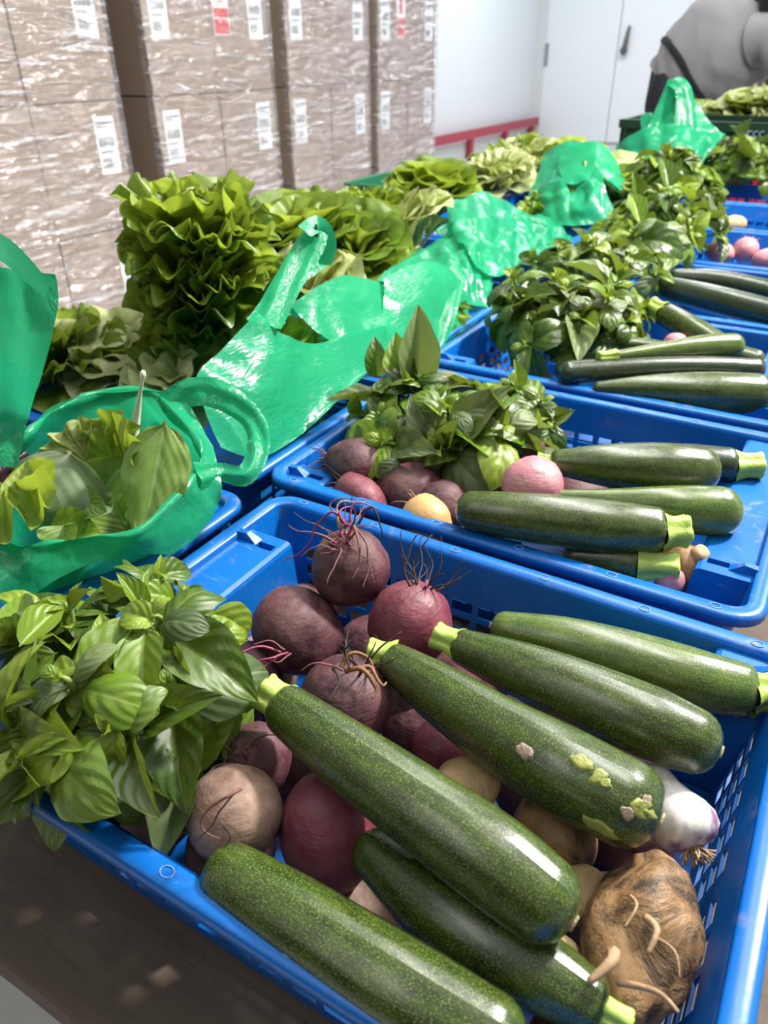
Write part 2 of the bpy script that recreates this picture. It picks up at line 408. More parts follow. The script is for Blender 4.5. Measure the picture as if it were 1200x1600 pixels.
# ------------------------------------------------------------------ table under the crates
table = thing('table', 'long low table of dirty brown boards under the blue crates', 'table', (-.4, 1.8, 0))
TZ = RZ-.153
for i, (y0, y1) in enumerate(((.117, 1.30), (1.303, 2.5), (2.503, 4.5))):
    b = MB(); n = 40
    vs = []; x0, x1 = -1.26, .75
    for k in range(n+1):
        x = x0+(x1-x0)*k/n; e = .004*nz((x*9, y0, 0), 1) if i == 0 else 0
        vs += [(x, y0+e, TZ-.028), (x, y0+e+.001, TZ-.002), (x, y0+e+.004, TZ), (x, y1, TZ), (x, y1, TZ-.028)]
    fs = []
    for k in range(n):
        for j in range(5): fs.append((k*5+j, k*5+(j+1) % 5, k*5+5+(j+1) % 5, k*5+5+j))
    fs += [(0, 4, 3, 2, 1), tuple(n*5+j for j in range(5))]
    o = wobj('board', vs, fs, M['board'], table, smooth=False)
for x in (-1.2, .68):
    b = MB(); b.box((x-.03, .2, TZ-.10), (x+.03, 4.42, TZ-.0285)); wobj('rail', b.v, b.f, M['board'], table, smooth=False)
    for y in (.24, 2.3, 4.36):
        b = MB(); b.box((x-.04, y-.04, 0), (x+.04, y+.04, TZ-.1005)); wobj('leg', b.v, b.f, M['board'], table, smooth=False)

# ------------------------------------------------------------------ wrapped pallets of cartons
XP = -2.6
ZJ = [RZ-.615, RZ-.155, RZ+.305, RZ+.765, RZ+1.225]
ROWN = ['bottom', 'second', 'third', 'top']
def carton_mesh(dx, dy, dz, lab, red):
    b = MB(); r = .006
    x0, x1, y0, y1 = -dx, 0, 0, dy
    # bevelled carton: slightly bulged side faces, flap gap along the top, paper labels proud of the face
    b.box((x0, y0, 0), (x1, y1, dz), 0)
    b.box((x0+.1, dy*.5-.03, dz-.0005), (x1-.0, dy*.5+.03, dz+.0012), 1)
    b.box((x1-.0005, dy*.5-.03, dz-.06), (x1+.001, dy*.5+.03, dz), 1)
    if lab is not None:
        ya = .035 if lab == 0 else dy-.135
        z1 = dz-.05
        b.box((x1, ya, z1-.205), (x1+.0016, ya+.1, z1), 2)
        for (u0, u1, v0, v1) in ((.1, .9, .10, .13), (.1, .6, .16, .18)): b.box((x1+.0016, ya+.1*u0, z1-.205*v1), (x1+.0022, ya+.1*u1, z1-.205*v0), 3)
        for k in range(12):
            u = .12+.065*k; b.box((x1+.0016, ya+.1*u, z1-.205*.52), (x1+.0022, ya+.1*(u+.025+.02*((k*7) % 3 == 0)), z1-.205*.36), 3)
        for k in range(6):
            u = .15+.08*k; b.box((x1+.0016, ya+.1*u, z1-.205*.88), (x1+.0022, ya+.1*(u+.04), z1-.205*.72), 3)
        b.box((x1+.0016, ya+.012, z1-.205*.62), (x1+.0022, ya+.07, z1-.205*.60), 3)
    if red:
        ya = dy*red; z1 = dz-.05
        b.box((x1, ya, z1-.19), (x1+.0016, ya+.10, z1+.02), 2)
        b.box((x1+.0016, ya+.03, z1-.07), (x1+.0022, ya+.065, z1+.005), 4)
        b.box((x1+.0016, ya+.004, z1-.125), (x1+.0022, ya+.096, z1-.09), 4); b.box((x1+.0016, ya+.004, z1-.186), (x1+.0022, ya+.096, z1-.132), 4)
    return b
def pallet_load(ycols, label, labs, reds):
    y0, y1 = ycols[0], ycols[-1]
    t = thing('wrapped_pallet', label, 'pallet load', (XP-.6, (y0+y1)/2, 0), 'stretch wrapped carton pallets by the wall')
    for li in range(4):
        for ci in range(len(ycols)-1):
            for di in range(2):
                dy = ycols[ci+1]-ycols[ci]-.008; dz = ZJ[li+1]-ZJ[li]-.006
                lab = labs[ci] if di == 0 else None
                b = carton_mesh(.585, dy, dz, lab, reds.get((li, ci), 0) if di == 0 else 0)
                off = V((XP-.6*di-.004*((li*3+ci) % 2), ycols[ci]+.004, ZJ[li]+.003))
                wobj('carton', [p+off for p in b.v], b.f, [M['card'], M['tape'], M['paper'], M['ink'], M['redink']], t, smooth=False, midx=b.m)
    for k in range(5):
        b = MB(); x = XP-1.18+k*.27; b.box((x, y0, ZJ[0]-.022), (x+.1, y1, ZJ[0]-.001)); wobj('deck_board', b.v, b.f, M['board'], t, smooth=False)
    for x in (XP-1.18, XP-.65, XP-.12):
        b = MB(); b.box((x, y0, 0), (x+.1, y1, ZJ[0]-.0225)); wobj('bearer', b.v, b.f, M['board'], t, smooth=False)
    # stretch film round the side and end faces, pulled into shallow wrinkles
    vs = []; fs = []; path = []
    L1 = .03; n1, n2, m = 2, 46, 70
    for k in range(n1): path.append((XP-L1*(1-k/n1), y0-.006))
    for k in range(n2+1): path.append((XP+.008, y0-.006+(y1-y0+.012)*k/n2))
    for k in range(1, 6): path.append((XP-.3*k/5, y1+.006))
    for j in range(m+1):
        z = ZJ[0]-.02+(ZJ[4]-ZJ[0]+.02)*j/m
        for (x, y) in path:
            d = .5+.5*noise.noise(V((x*2+5, y*2.6, z*17+y*2.0))); d2 = .5+.5*noise.noise(V((x*3, y*7, z*41+y*5)))
            d = .0035*d+.002*d2
            vs.append((x+d*(1 if x > XP else 0), y-(d if y < y0 else 0)+(d if y > y1 else 0), z))
    n = len(path)
    for j in range(m):
        for k in range(n-1): fs.append((j*n+k, j*n+k+1, j*n+n+k+1, j*n+n+k))
    wobj('stretch_film', vs, fs, M['wrap'], t)
    return t
pallet_load([1.14, 1.54, 1.94, 2.35], 'wrapped carton pallet nearest the camera, at the left edge', [None, None, 1], {})
pallet_load([2.54, 2.94, 3.33], 'second wrapped carton pallet from the left, behind the tall curly lettuce', [0, 1], {(2, 1): .04})
pallet_load([3.46, 3.83, 4.21], 'third wrapped carton pallet from the left, between two dark gaps', [0, 1], {})
pallet_load([4.32, 4.68, 5.04], 'farthest wrapped carton pallet, beside the bare white wall', [0, 1], {(2, 0): .62})

# ------------------------------------------------------------------ blue crates
CW, CD, CH = .590, .450, .150
def rrect(hw, hd, r, nc=5, xs=None, ys=None):
    """closed loop of a rounded rectangle, counter-clockwise from the front side; xs/ys = fractions along the straight sides"""
    xs = xs or [0, 1]; ys = ys or [0, 1]; pts = []; seg = []
    ax, ay = hw-r, hd-r
    def corner(cx, cy, a0):
        for k in range(1, nc): a = a0+pi/2*k/nc; pts.append((cx+r*cos(a), cy+r*sin(a))); seg.append('c')
    for f in xs: pts.append((-ax+2*ax*f, -hd)); seg.append('f')
    corner(ax, -ay, -pi/2)
    for f in ys: pts.append((hw, -ay+2*ay*f)); seg.append('r')
    corner(ax, ay, 0)
    for f in xs: pts.append((ax-2*ax*f, hd)); seg.append('b')
    corner(-ax, ay, pi/2)
    for f in ys: pts.append((-hw, ay-2*ay*f)); seg.append('l')
    corner(-ax, -ay, pi)
    return pts, seg
def slots(L, groups, n, w, r):
    """breakpoints (fractions) and slot flags for n slots of width w, rib r, in groups separated by solid bands"""
    br = [0.0]; fl = []; solid = (L-groups*(n*w+(n-1)*r))/(groups+1); x = 0
    for g in range(groups):
        x += solid; br.append(x/L); fl.append(False)
        for k in range(n):
            x += w; br.append(x/L); fl.append(True)
            if k < n-1: x += r; br.append(x/L); fl.append(False)
    br.append(1.0); fl.append(False); return br, fl
def crate_parts():
    r0 = .034; tb = 2
    xs, fx = slots(2*(CW/2-.018-r0), 3, 5, .0235, .0065); ys, fy = slots(2*(CD/2-.018-r0), 2, 5, .0235, .0065)
    zl = [.148, .100, .0865, .080, .0665, .060, .0465, .040, .0265, .003]
    ins = lambda z: .017+.026*(1-z/CH)
    loops = []; seg = None
    def loop(z, ex=0):
        i = ins(z)+ex; p, s = rrect(CW/2-i, CD/2-i, max(.008, r0-.017-.2*(i-.017)), 5, xs, ys); return [(x, y, z) for x, y in p], s
    vs = []; fs = []
    hole = {}
    nx, ny = len(xs), len(ys)
    # which column is a slot
    flags = fx+[False]*5+fy+[False]*5+fx+[False]*5+fy+[False]*5
    N = None
    for ex in (0, .0026):
        for z in zl:
            p, s = loop(z, ex); N = len(p); vs += p
    K = len(zl)
    holes = set()
    for j in range(K-1):
        for k in range(N):
            if flags[k % len(flags)] and j in (1, 3, 5, 7): holes.add((j, k))
    for ex in (0, 1):
        o = ex*K*N
        for j in range(K-1):
            for k in range(N):
                if (j, k) in holes: continue
                a, b_, c, d = o+j*N+k, o+j*N+(k+1) % N, o+(j+1)*N+(k+1) % N, o+(j+1)*N+k
                fs.append((a, d, c, b_) if ex == 0 else (a, b_, c, d))
    for (j, k) in holes:
        k2 = (k+1) % N; o = K*N
        q = [(j, k), (j, k2), (j+1, k2), (j+1, k)]
        for i in range(4):
            a, b_ = q[i], q[(i+1) % 4]; A = a[0]*N+a[1]; B = b_[0]*N+b_[1]
            fs.append((A, B, B+o, A+o))
    base = (K-1)*N
    fs.append(tuple(base+k for k in range(N))[::-1]); fs.append(tuple(K*N+base+k for k in range(N)))
    body = (vs, fs)
    # rim: lip profile swept round the rounded rectangle  (inset, height)
    prof = [(.0195, .136), (.0195, .1465), (.0175, .1495), (.0050, .150), (.0015, .1485), (0, .145), (0, .1385), (.0022, .1385), (.0024, .1455), (.0165, .1462), (.0172, .136)]
    vs = []; fs = []
    for (i, z) in prof:
        p, s = rrect(CW/2-i, CD/2-i, r0-i*.9, 7); vs += [(x, y, z) for x, y in p]
    n = len(p); m = len(prof)
    for j in range(m):
        for k in range(n): fs.append((j*n+k, j*n+(k+1) % n, ((j+1) % m)*n+(k+1) % n, ((j+1) % m)*n+k))
    rim = (vs, fs)
    def block(x0, x1, y0, y1, side, slotpos, finpos):
        """stacking ledge inside a short side: sloping front, slot through its top, little fin against the rim"""
        t = MB(); z1 = .1425; z0 = .006; ch = .006; sl = .010
        sx = -1 if side == 'l' else 1
        X = lambda d: sx*(CW/2-.0185-d)      # d = distance inward from the wall
        D = x1
        ysl = [y0, slotpos-.005, slotpos+.005, y1] ; dl = [0, D*.45, D*.45+.022, D-ch]
        vs = []; 
        for y in ysl:
            for d in dl: vs.append((X(d), y, z1))
        fs = []
        for j in range(3):
            for k in range(3):
                if (j, k) == (1, 1): continue
                fs.append((j*4+k, j*4+k+1, j*4+k+5, j*4+k+4))
        q = [5, 6, 10, 9]; nb = len(vs)
        for i in q: vs.append((vs[i][0], vs[i][1], z1-.02))
        for i in range(4): fs.append((q[i], q[(i+1) % 4], nb+(i+1) % 4, nb+i))
        fs.append((nb, nb+1, nb+2, nb+3))
        t.add(vs, fs)
        pr = [(D-ch, z1), (D-.0015, z1-.002), (D, z1-ch), (D+sl, z0)]
        pv = []
        for (yy0) in (y0, y1):
            e = -1 if yy0 == y0 else 1
            yb = max(-CD/2+.047, min(CD/2-.047, yy0))
            for (d, z) in pr: pv.append((X(d), yy0 if z > .1 else yb, z))
            pv.append((X(.026), yb, z0)); pv.append((X(0), yy0, z1))
        t.add(pv, [(0, 1, 7, 6), (1, 2, 8, 7), (2, 3, 9, 8), (5, 0, 1, 2, 3, 4), (11, 10, 9, 8, 7, 6)])
        fy = finpos
        t.add([(X(-.001), fy-.005, z1), (X(.026), fy-.006, z1), (X(.026), fy+.006, z1), (X(-.001), fy+.005, z1), (X(-.001), fy-.004, z1+.008), (X(.012), fy-.003, z1+.009), (X(.012), fy+.003, z1+.009), (X(-.001), fy+.004, z1+.008)],
              [(4, 5, 6, 7), (0, 1, 5, 4), (1, 2, 6, 5), (2, 3, 7, 6), (3, 0, 4, 7)])
        return (t.v, t.f)
    b1 = block(0, .058, -CD/2+.021, -CD/2+.062, 'l', -CD/2+.042, -CD/2+.040)
    b2 = block(0, .058, -CD/2+.078, CD/2-.022, 'r', -CD/2+.098, -CD/2+.095)
    mk = MB()
    for k in range(6):
        x = -.25+.1*k
        for y in (-CD/2+.0105, CD/2-.0105):
            ring = [(x+.0052*cos(2*pi*a/14), y+.0040*sin(2*pi*a/14), .1502) for a in range(15)]
            mk.tube(ring, .0005, 4, 0, False)
    return body, rim, b1, b2, (mk.v, mk.f)
_b, _r, _b1, _b2, _mk = crate_parts()
CM = dict(body=mesh('crate_body', *_b, M['crate'], smooth=False), rim=mesh('crate_rim', *_r, M['crate'], smooth=True),
          ledge=mesh('crate_ledge_short', *_b1, M['crate'], smooth=False), ledge2=mesh('crate_ledge_long', *_b2, M['crate'], smooth=False), mark=mesh('mould_mark', *_mk, M['mark']))
def crate(xl, yf, label, flip=False, rot=0, group='blue vented produce crates', z=None):
    t = thing('produce_crate', label, 'crate', (xl+CW/2, yf+CD/2, TZ+.001 if z is None else z), group)
    t.rotation_euler = (0, 0, (pi if flip else 0)+rot)
    for nm, k in (('body', 'body'), ('rim', 'rim'), ('stacking_ledge', 'ledge'), ('stacking_ledge', 'ledge2'), ('mould_mark', 'mark')):
        o = link(nm, CM[k], t)
        if nm == 'mould_mark': o['kind'] = 'stuff'
    return t
RY = [.164+.4733*k for k in range(7)]
XR = [-.522, -.565, -.588, -.605, -.605, -.60, -.60]
RL = ['front blue crate of beetroot and six large zucchini, nearest the camera',
      'blue crate directly behind the front one, with basil over beets on its left',
      'blue crate third back on the right, with a row of slim zucchini',
      'blue crate fourth back on the right, holding two dark zucchini',
      'blue crate fifth back on the right, holding pink shallots',
      'nearly empty blue crate sixth back on the right',
      'farthest blue crate on the right, below the dark green crate']
for k in range(7): crate(XR[k], RY[k]+(.006 if k == 0 else 0), RL[k], flip=(k == 0))
XQ = [-1.128, -1.160, -1.19, -1.20, -1.205, -1.20, -1.20]
YQ = [.139, .608, 1.082, 1.556, 2.03, 2.503, 2.977]
LL = ['blue crate at the left edge under the open green bag of mixed leaves',
      'blue crate under the tall curly lettuce and second green bag',
      'blue crate third back on the left, under butterhead lettuces',
      'blue crate fourth back on the left, under the shiny green bag',
      'blue crate fifth back on the left, under the torn green bag',
      'blue crate sixth back on the left, with frilly pale lettuce',
      'farthest blue crate on the left, under the tall knotted green bag']
for k in range(7): crate(XQ[k], YQ[k], LL[k], flip=(k % 2 == 1))
# ------------------------------------------------------------------ zucchini
def zucchini(label, pts, radii, stem=None, kind='zuc', stem_at=0, group='zucchini in the blue crates', scar=True, stem_r=None, spots=(), nseg=26, stem_len=.6, bulge=None):
    """pts: (u, v, z) centre points turned into hall coordinates; radii in pixels at those points; stem = (u, v, z) of the cut stem's tip"""
    P = [at(*p) for p in pts]; R = [r*mpp(p) for r, p in zip(radii, P)]
    n = 9
    C = cat([(*p, r) for p, r in zip(P, R)], n)
    # round both ends
    def cap(c0, c1, r0, stemside):
        d = (V(c0[:3])-V(c1[:3])).normalized(); out = []
        L = r0*(.55 if stemside else .85)
        for a in (15, 32, 48, 63, 76, 85) if not stemside else (20, 40, 58, 72):
            a = radians(a); out.append((*(V(c0[:3])+d*L*sin(a)), r0*cos(a)**(.8 if not stemside else .7)))
        return out
    ss = 0 if stem_at == 0 else 1
    a = cap(C[0], C[1], C[0][3], stem is not None and ss == 0); b = cap(C[-1], C[-2], C[-1][3], stem is not None and ss == 1)
    C = a[::-1]+C+b
    pts3, T, N = frames([c[:3] for c in C]); vs = []; uv = []; s = 0; cir = 2*pi*max(c[3] for c in C)*100
    sd = random.random()*50; nC = len(C)
    for i, (p, t, nn) in enumerate(zip(pts3, T, N)):
        if i: s += (pts3[i]-pts3[i-1]).length*100
        bb = t.cross(nn); r = C[i][3]; f = i/(nC-1)
        sf = f if ss == 0 else 1-f
        rib = .035*max(0, 1-sf*3.2) if stem is not None else .01
        for k in range(nseg+1):
            an = 2*pi*k/nseg
            rr = r*(1+rib*cos(an*5+1)+.018*nz((cos(an)*1.3, sin(an)*1.3, s*.12), 1, sd))
            vs.append(p+(nn*cos(an)+bb*sin(an))*rr); uv.append((s+sd, cir*k/nseg+sd*.7))
    W = nseg+1; fs = []
    for i in range(nC-1):
        for k in range(nseg): fs.append((i*W+k, i*W+k+1, (i+1)*W+k+1, (i+1)*W+k))
    fs.append(tuple(range(nseg-1, -1, -1))); fs.append(tuple((nC-1)*W+k for k in range(nseg)))
    mid = pts3[nC//2]; base = V((mid.x, mid.y, min(p.z for p in vs)))
    t = thing('zucchini', label, 'zucchini', base, group)
    wobj('body', vs, fs, M[kind], t, uv)
    i0 = 0 if ss == 0 else nC-1
    if stem is not None:
        p0 = pts3[i0]; e = at(*stem); d = (e-p0); L = d.length; d.normalize()
        r0 = (stem_r*mpp(e)) if stem_r else C[6 if ss == 0 else -7][3]*.5
        q = [p0-d*.006+d*(L+.006)*f for f in (0, .12, .25, .5, .75, .93, 1.0)]
        rs = [r0*x for x in (1.18, 1.12, .98, .90, .92, 1.0, .93)]
        pp, TT, NN = frames(q); sv = []; ns = 30
        for j, (p, tt, nn) in enumerate(zip(pp, TT, NN)):
            bb = tt.cross(nn)
            for k in range(ns):
                an = 2*pi*k/ns; lob = .70+.42*abs(cos(an*2.5+sd))**.45+.05*nz((cos(an)*2, sin(an)*2, j*.6), 1, sd)
                off = .10*r0*nz((cos(an)*1.5, sin(an)*1.5, 3), 1, sd) if j >= 5 else 0
                sv.append(p+(nn*cos(an)+bb*sin(an))*rs[j]*lob+tt*off)
        sf = []
        for j in range(len(q)-1):
            for k in range(ns): sf.append((j*ns+k, j*ns+(k+1) % ns, (j+1)*ns+(k+1) % ns, (j+1)*ns+k))
        c = len(sv); sv.append(pp[-1]-d*.0015)
        for k in range(ns): sf.append(((len(q)-1)*ns+k, (len(q)-1)*ns+(k+1) % ns, c))
        wobj('stem', sv, sf, M['stem'], t)
    if scar:
        i1 = nC-1 if ss == 0 else 0; d = T[i1]*(1 if ss == 0 else -1)
        p = pts3[i1]; r = C[i1][3]*1.25+.0012; sv = []
        nn = N[i1]; bb = T[i1].cross(nn); rings = 4
        for j in range(rings):
            rr = r*(1-j/rings)
            for k in range(12):
                an = 2*pi*k/12; sv.append(p+(nn*cos(an)+bb*sin(an))*rr*(1+.2*nz((cos(an)*2, sin(an)*2, j), 1, sd))+d*(.0008+.0007*(j == 1)-.0006*(j > 1)-(.0022 if j == 0 else 0)))
        sf = []
        for j in range(rings-1):
            for k in range(12): sf.append((j*12+k, j*12+(k+1) % 12, (j+1)*12+(k+1) % 12, (j+1)*12+k))
        sf.append(tuple((rings-1)*12+k for k in range(12)))
        wobj('blossom_scar', sv, sf, M['scar'], t)
    # healed patches lying in the skin: (u, v, size px, stretch, material, angle)
    for (u, v, sz, st, mk, ang) in spots:
        d = ray(u, v).normalized(); best = None
        for i in range(3, nC-3):                       # where the sight line to the patch meets the skin
            c = pts3[i]; tt = (c-CAMP).dot(d); q = CAMP+d*tt; off = (q-c); off -= T[i]*off.dot(T[i])*0
            if best is None or off.length < best[0]: best = (off.length, i, tt)
        i = best[1]; c = pts3[i]; r = C[i][3]
        x = CAMP+d*best[2]; o = x-c; o -= T[i]*o.dot(T[i])
        dd = d-T[i]*d.dot(T[i]); bq = o.dot(dd)/dd.length_squared; o2 = o-dd*bq; h = sqrt(max(0, r*r-o2.length_squared))
        nrm = (o2-dd.normalized()*h).normalized(); t1 = T[i]; t2 = nrm.cross(t1)
        m_ = mpp(c); sv = []; nk = 18
        for j in range(5):
            for k in range(nk):
                an = 2*pi*k/nk; rad = sz*m_*(j/4)*(1+.45*nz((cos(an)*1.2, sin(an)*1.2, u), 1.3, v))
                a_ = rad*cos(an)*st; b_ = rad*sin(an)
                ca, sa = cos(ang), sin(ang); a2, b2 = a_*ca-b_*sa, a_*sa+b_*ca
                th = b2/r; nn_ = nrm*cos(th)+t2*sin(th)
                ax = c+t1*a2; 
                fi = min(range(nC), key=lambda q_: abs((pts3[q_]-ax).dot(T[i])))
                rr = C[fi][3]; cc = pts3[fi]+t1*((ax-pts3[fi]).dot(t1))
                sv.append(cc+nn_*(rr*1.004+(.0009 if j < 4 else -.0012)))
        sf = []
        for j in range(4):
            for k in range(nk): sf.append((j*nk+k, j*nk+(k+1) % nk, (j+1)*nk+(k+1) % nk, (j+1)*nk+k))
        wobj('scab', sv, sf, M[mk], t)
    return t

zucchini('long glossy zucchini with stem at upper left, lying diagonally across the front crate',
    [(448, 1108, .040), (530, 1172, .036), (650, 1258, .032), (765, 1340, .026), (845, 1402, .020)], [40, 52, 63, 71, 68], (408, 1078, .046), stem_r=29)
zucchini('big zucchini with pale yellowish scabs near its blunt right end',
    [(618, 1035, .012), (690, 1085, .012), (775, 1142, .012), (870, 1198, .012), (975, 1252, .010)], [31, 46, 57, 68, 69], (574, 1020, .014), stem_r=23,
    spots=((912, 1192, 15, 1.3, 'scab', .2), (938, 1214, 10, 1.8, 'scab', 1.0), (955, 1228, 9, 1.2, 'scab', 0), (1000, 1262, 17, 1.2, 'scab', .6), (985, 1272, 12, 1, 'cork', 0), (830, 1180, 12, 1.5, 'cork', 0), (1015, 1252, 9, 1, 'cork', 0), (940, 1295, 14, 2.2, 'scab', 0)))
zucchini('zucchini with stem at left, between the scabbed one and the one by the back wall',
    [(722, 1010, .008), (810, 1045, .008), (910, 1085, .008), (1010, 1128, .006), (1080, 1156, .004)], [28, 43, 52, 58, 52], (678, 992, .010), stem_r=21)
zucchini('zucchini against the back wall of the front crate, stem at the far right',
    [(790, 982, -.012), (880, 1003, -.012), (980, 1031, -.014), (1080, 1060, -.016), (1158, 1076, -.018)], [27, 40, 47, 49, 42], (1206, 1080, -.018), 'zuc_pale', 1, stem_r=31)
zucchini('thick zucchini along the front rim of the front crate',
    [(362, 1372, -.010), (450, 1428, -.010), (550, 1493, -.010), (650, 1556, -.010), (760, 1622, -.012)], [52, 62, 68, 72, 70], None)
zucchini('zucchini half hidden under the diagonal one, stem at the bottom edge',
    [(588, 1335, -.022), (670, 1405, -.022), (760, 1468, -.022), (850, 1522, -.022), (922, 1566, -.022)], [40, 58, 62, 58, 46], (985, 1604, -.024), 'zuc', 1, stem_r=22)
# second crate
zucchini('dark bulging zucchini in the second crate with a corky tip on its right end',
    [(870, 722, .030), (950, 727, .030), (1040, 733, .028), (1092, 735, .026)], [20, 34, 41, 36], (838, 716, .032), 'zuc', 0, stem_r=10)
zucchini('nearly black zucchini pointing its stem at the right corner of the second crate',
    [(1010, 722, .0), (1070, 724, .002), (1138, 727, .004)], [26, 31, 28], (1190, 727, .006), 'zuc_dark', 1, stem_r=20)
zucchini('light green zucchini in the second crate, thin at left and blunt at right',
    [(848, 773, .012), (950, 783, .012), (1050, 794, .012), (1122, 799, .010)], [8, 20, 36, 40], (820, 770, .012), 'zuc_pale', 0, stem_r=6)
zucchini('zucchini by the front rim of the second crate, broad stem at its right end',
    [(738, 797, .018), (830, 810, .018), (940, 822, .018), (1022, 828, .018)], [30, 40, 42, 36], (1074, 829, .018), 'zuc', 1, stem_r=25)
zucchini('short zucchini below it in the second crate, thick pale stem over the front rim',
    [(900, 868, -.020), (950, 874, -.018), (990, 880, -.016)], [22, 27, 27], (1060, 886, -.012), 'zuc', 1, stem_r=23)
# third crate
zucchini('pale slim zucchini lying on top in the third crate, pointing left',
    [(962, 556, .035), (1040, 547, .036), (1100, 542, .036), (1145, 540, .035)], [8, 14, 19, 19], (934, 558, .035), 'zuc_pale', 0, stem_r=9)
zucchini('long dark zucchini across the middle of the third crate',
    [(888, 583, .012), (980, 577, .014), (1090, 574, .014), (1180, 577, .012)], [19, 19, 18, 17], None, 'zuc_dark')
zucchini('tapered green zucchini along the front rim of the third crate',
    [(935, 606, .0), (1010, 608, .002), (1100, 612, .002), (1180, 616, .0)], [10, 22, 31, 32], None, 'zuc')
zucchini('zucchini with its cut stem raised towards the basil in the third crate',
    [(1042, 492, .03), (1085, 518, .02), (1130, 546, .005)], [18, 21, 20], (1018, 478, .035), 'zuc', 0, stem_r=14)
zucchini('zucchini tip peeping out at the right behind the slim pale one',
    [(1080, 545, .0), (1130, 552, .0), (1180, 562, .0)], [17, 18, 16], None, 'zuc')
zucchini('thin zucchini mostly hidden by basil in the third crate',
    [(950, 536, .018), (1000, 540, .016), (1050, 548, .012)], [9, 12, 12], None, 'zuc')
# fourth crate
zucchini('dark zucchini nearer the front of the fourth crate',
    [(1040, 450, .012), (1100, 464, .012), (1180, 484, .010), (1260, 505, .008)], [18, 21, 22, 20], None, 'zuc_dark')
zucchini('dark zucchini behind the other in the fourth crate',
    [(1055, 433, .004), (1120, 440, .004), (1200, 456, .002), (1270, 470, 0)], [13, 18, 18, 16], None, 'zuc_dark')

# ------------------------------------------------------------------ beets, turnips, potatoes, garlic
def blob(c, rx, ry, rz, axis, sd, lump=.05, n=24, m=18, shape=None, dimples=()):
    """rounded root; axis = direction of the crown; returns verts, faces and the crown point"""
    ax = V(axis).normalized(); e1 = ax.orthogonal().normalized(); e2 = ax.cross(e1); vs = []
    for j in range(m+1):
        th = pi*j/m
        for k in range(n):
            ph = 2*pi*k/n; s, co = sin(th), cos(th)
            p = V((s*cos(ph), s*sin(ph), co))
            f = 1+lump*nz(p, 1.6, sd)+lump*.35*nz(p, 4.5, sd+3)
            if shape: f *= shape(co)
            for (dx, dy, dz, w_, d_) in dimples:
                q = (p-V((dx, dy, dz)).normalized()).length
                f -= d_*exp(-(q/w_)**2)
            vs.append(V(c)+(e1*p.x*rx+e2*p.y*ry+ax*p.z*rz)*f)
    fs = []
    for j in range(m):
        for k in range(n): fs.append((j*n+k, (j+1)*n+k, (j+1)*n+(k+1) % n, j*n+(k+1) % n))
    return vs, fs, ax, e1, e2
def wig(p, d, L, sd, steps=8, grav=.5, curl=.5):
    out = [V(p)]; d = V(d).normalized()
    for k in range(steps):
        d = (d+V((nz((k*.6, 0, 0), 1, sd), nz((k*.6, 5, 0), 1, sd), nz((k*.6, 9, 0), 1, sd)))*curl+V((0, 0, -grav*.12))).normalized()
        out.append(out[-1]+d*L/steps)
    return out
def root_veg(name, label, catg, u, v, z, rpx, axis, kind='beet', squash=(1, 1, 1), lump=.05, crown=None, hairs=0, hair_len=.05, hair_mat='rootlet', shape=None, group=None, tail=None, dimples=(), hair_d=None, tailr=.006, grav=.6):
    c = at(u, v, z); r = rpx*mpp(c); sd = random.random()*60
    vs, fs, ax, e1, e2 = blob(c, r*squash[0], r*squash[1], r*squash[2], axis, sd, lump, shape=shape, dimples=dimples)
    t = thing(name, label, catg, (c.x, c.y, min(p.z for p in vs)), group)
    wobj('root', vs, fs, M[kind], t)
    top = c+ax*r*squash[2]*.93
    if crown:
        b = MB()
        for k in range(crown):
            an = k*2.4; rr = r*.17*sqrt(k/crown)
            p = top+(e1*cos(an)+e2*sin(an))*rr-ax*.004
            d = (ax+(e1*cos(an)+e2*sin(an))*(.15+rr/r*2.2)+V((random.uniform(-.3, .3),)*3)*.5).normalized()
            L = r*random.uniform(.14, .32)
            b.tube([p, p+d*L*.5, p+d*L], [r*.06, r*.05, r*.03], 6)
        wobj('crown', b.v, b.f, M['crown'], t)
    for k in range(hairs):
        b = MB(); an = k*2.4+sd; rr = r*.25*random.random()
        p = top+(e1*cos(an)+e2*sin(an))*rr-ax*.003
        d = (ax*random.uniform(.5, 1.2)+(e1*cos(an)+e2*sin(an))*random.uniform(.2, 1.1)).normalized() if hair_d is None else V(hair_d)+V((random.uniform(-.5, .5), random.uniform(-.5, .5), random.uniform(-.4, .4)))
        L = hair_len*random.uniform(.5, 1.25); w_ = wig(p, d, L, sd+k, 9, grav, .55); r0 = random.uniform(.0006, .0015)
        b.tube(w_, [r0*(1-.75*i/len(w_)) for i in range(len(w_))], 5)
        wobj('rootlet', b.v, b.f, M[hair_mat], t)
    if tail:
        p = c-ax*r*squash[2]*.93; w_ = wig(p-(-ax)*.004, -ax if tail is True else V(tail), r*1.1, sd, 9, .2, .35)
        b = MB(); b.tube(w_, [tailr*(1-.8*i/9) for i in range(10)], 7)
        wobj('tail', b.v, b.f, M[kind], t)
    return t
BG = 'beetroots in the front crate'
cam_up = (rgt*.0-dwn)
beetshape = lambda co: 1.0+.02*co-.10*max(0, -co-.6)
B1 = root_veg('beetroot', 'round beetroot on top of the heap with a tuft of wiry roots, dark left cheek', 'beet', 548, 888, .018, 62, (-.1, -.25, 1), 'beet', (1, 1, 1), .05, 22, 20, .05, 'rootlet', beetshape, BG, dimples=((-.5, -.7, .3, .3, .10), (-.2, -.9, -.1, .2, .06)))
B2 = root_veg('beetroot', 'large dark beetroot with a small hole, lower left of the top beet', 'beet', 466, 985, -.030, 74, (-.35, -.55, -.65), 'beet', (1.05, 1, .88), .06, 0, 14, .045, 'rootlet', None, BG, dimples=((.2, -.35, -.9, .10, .16),), hair_d=(-.5, -.5, .1))
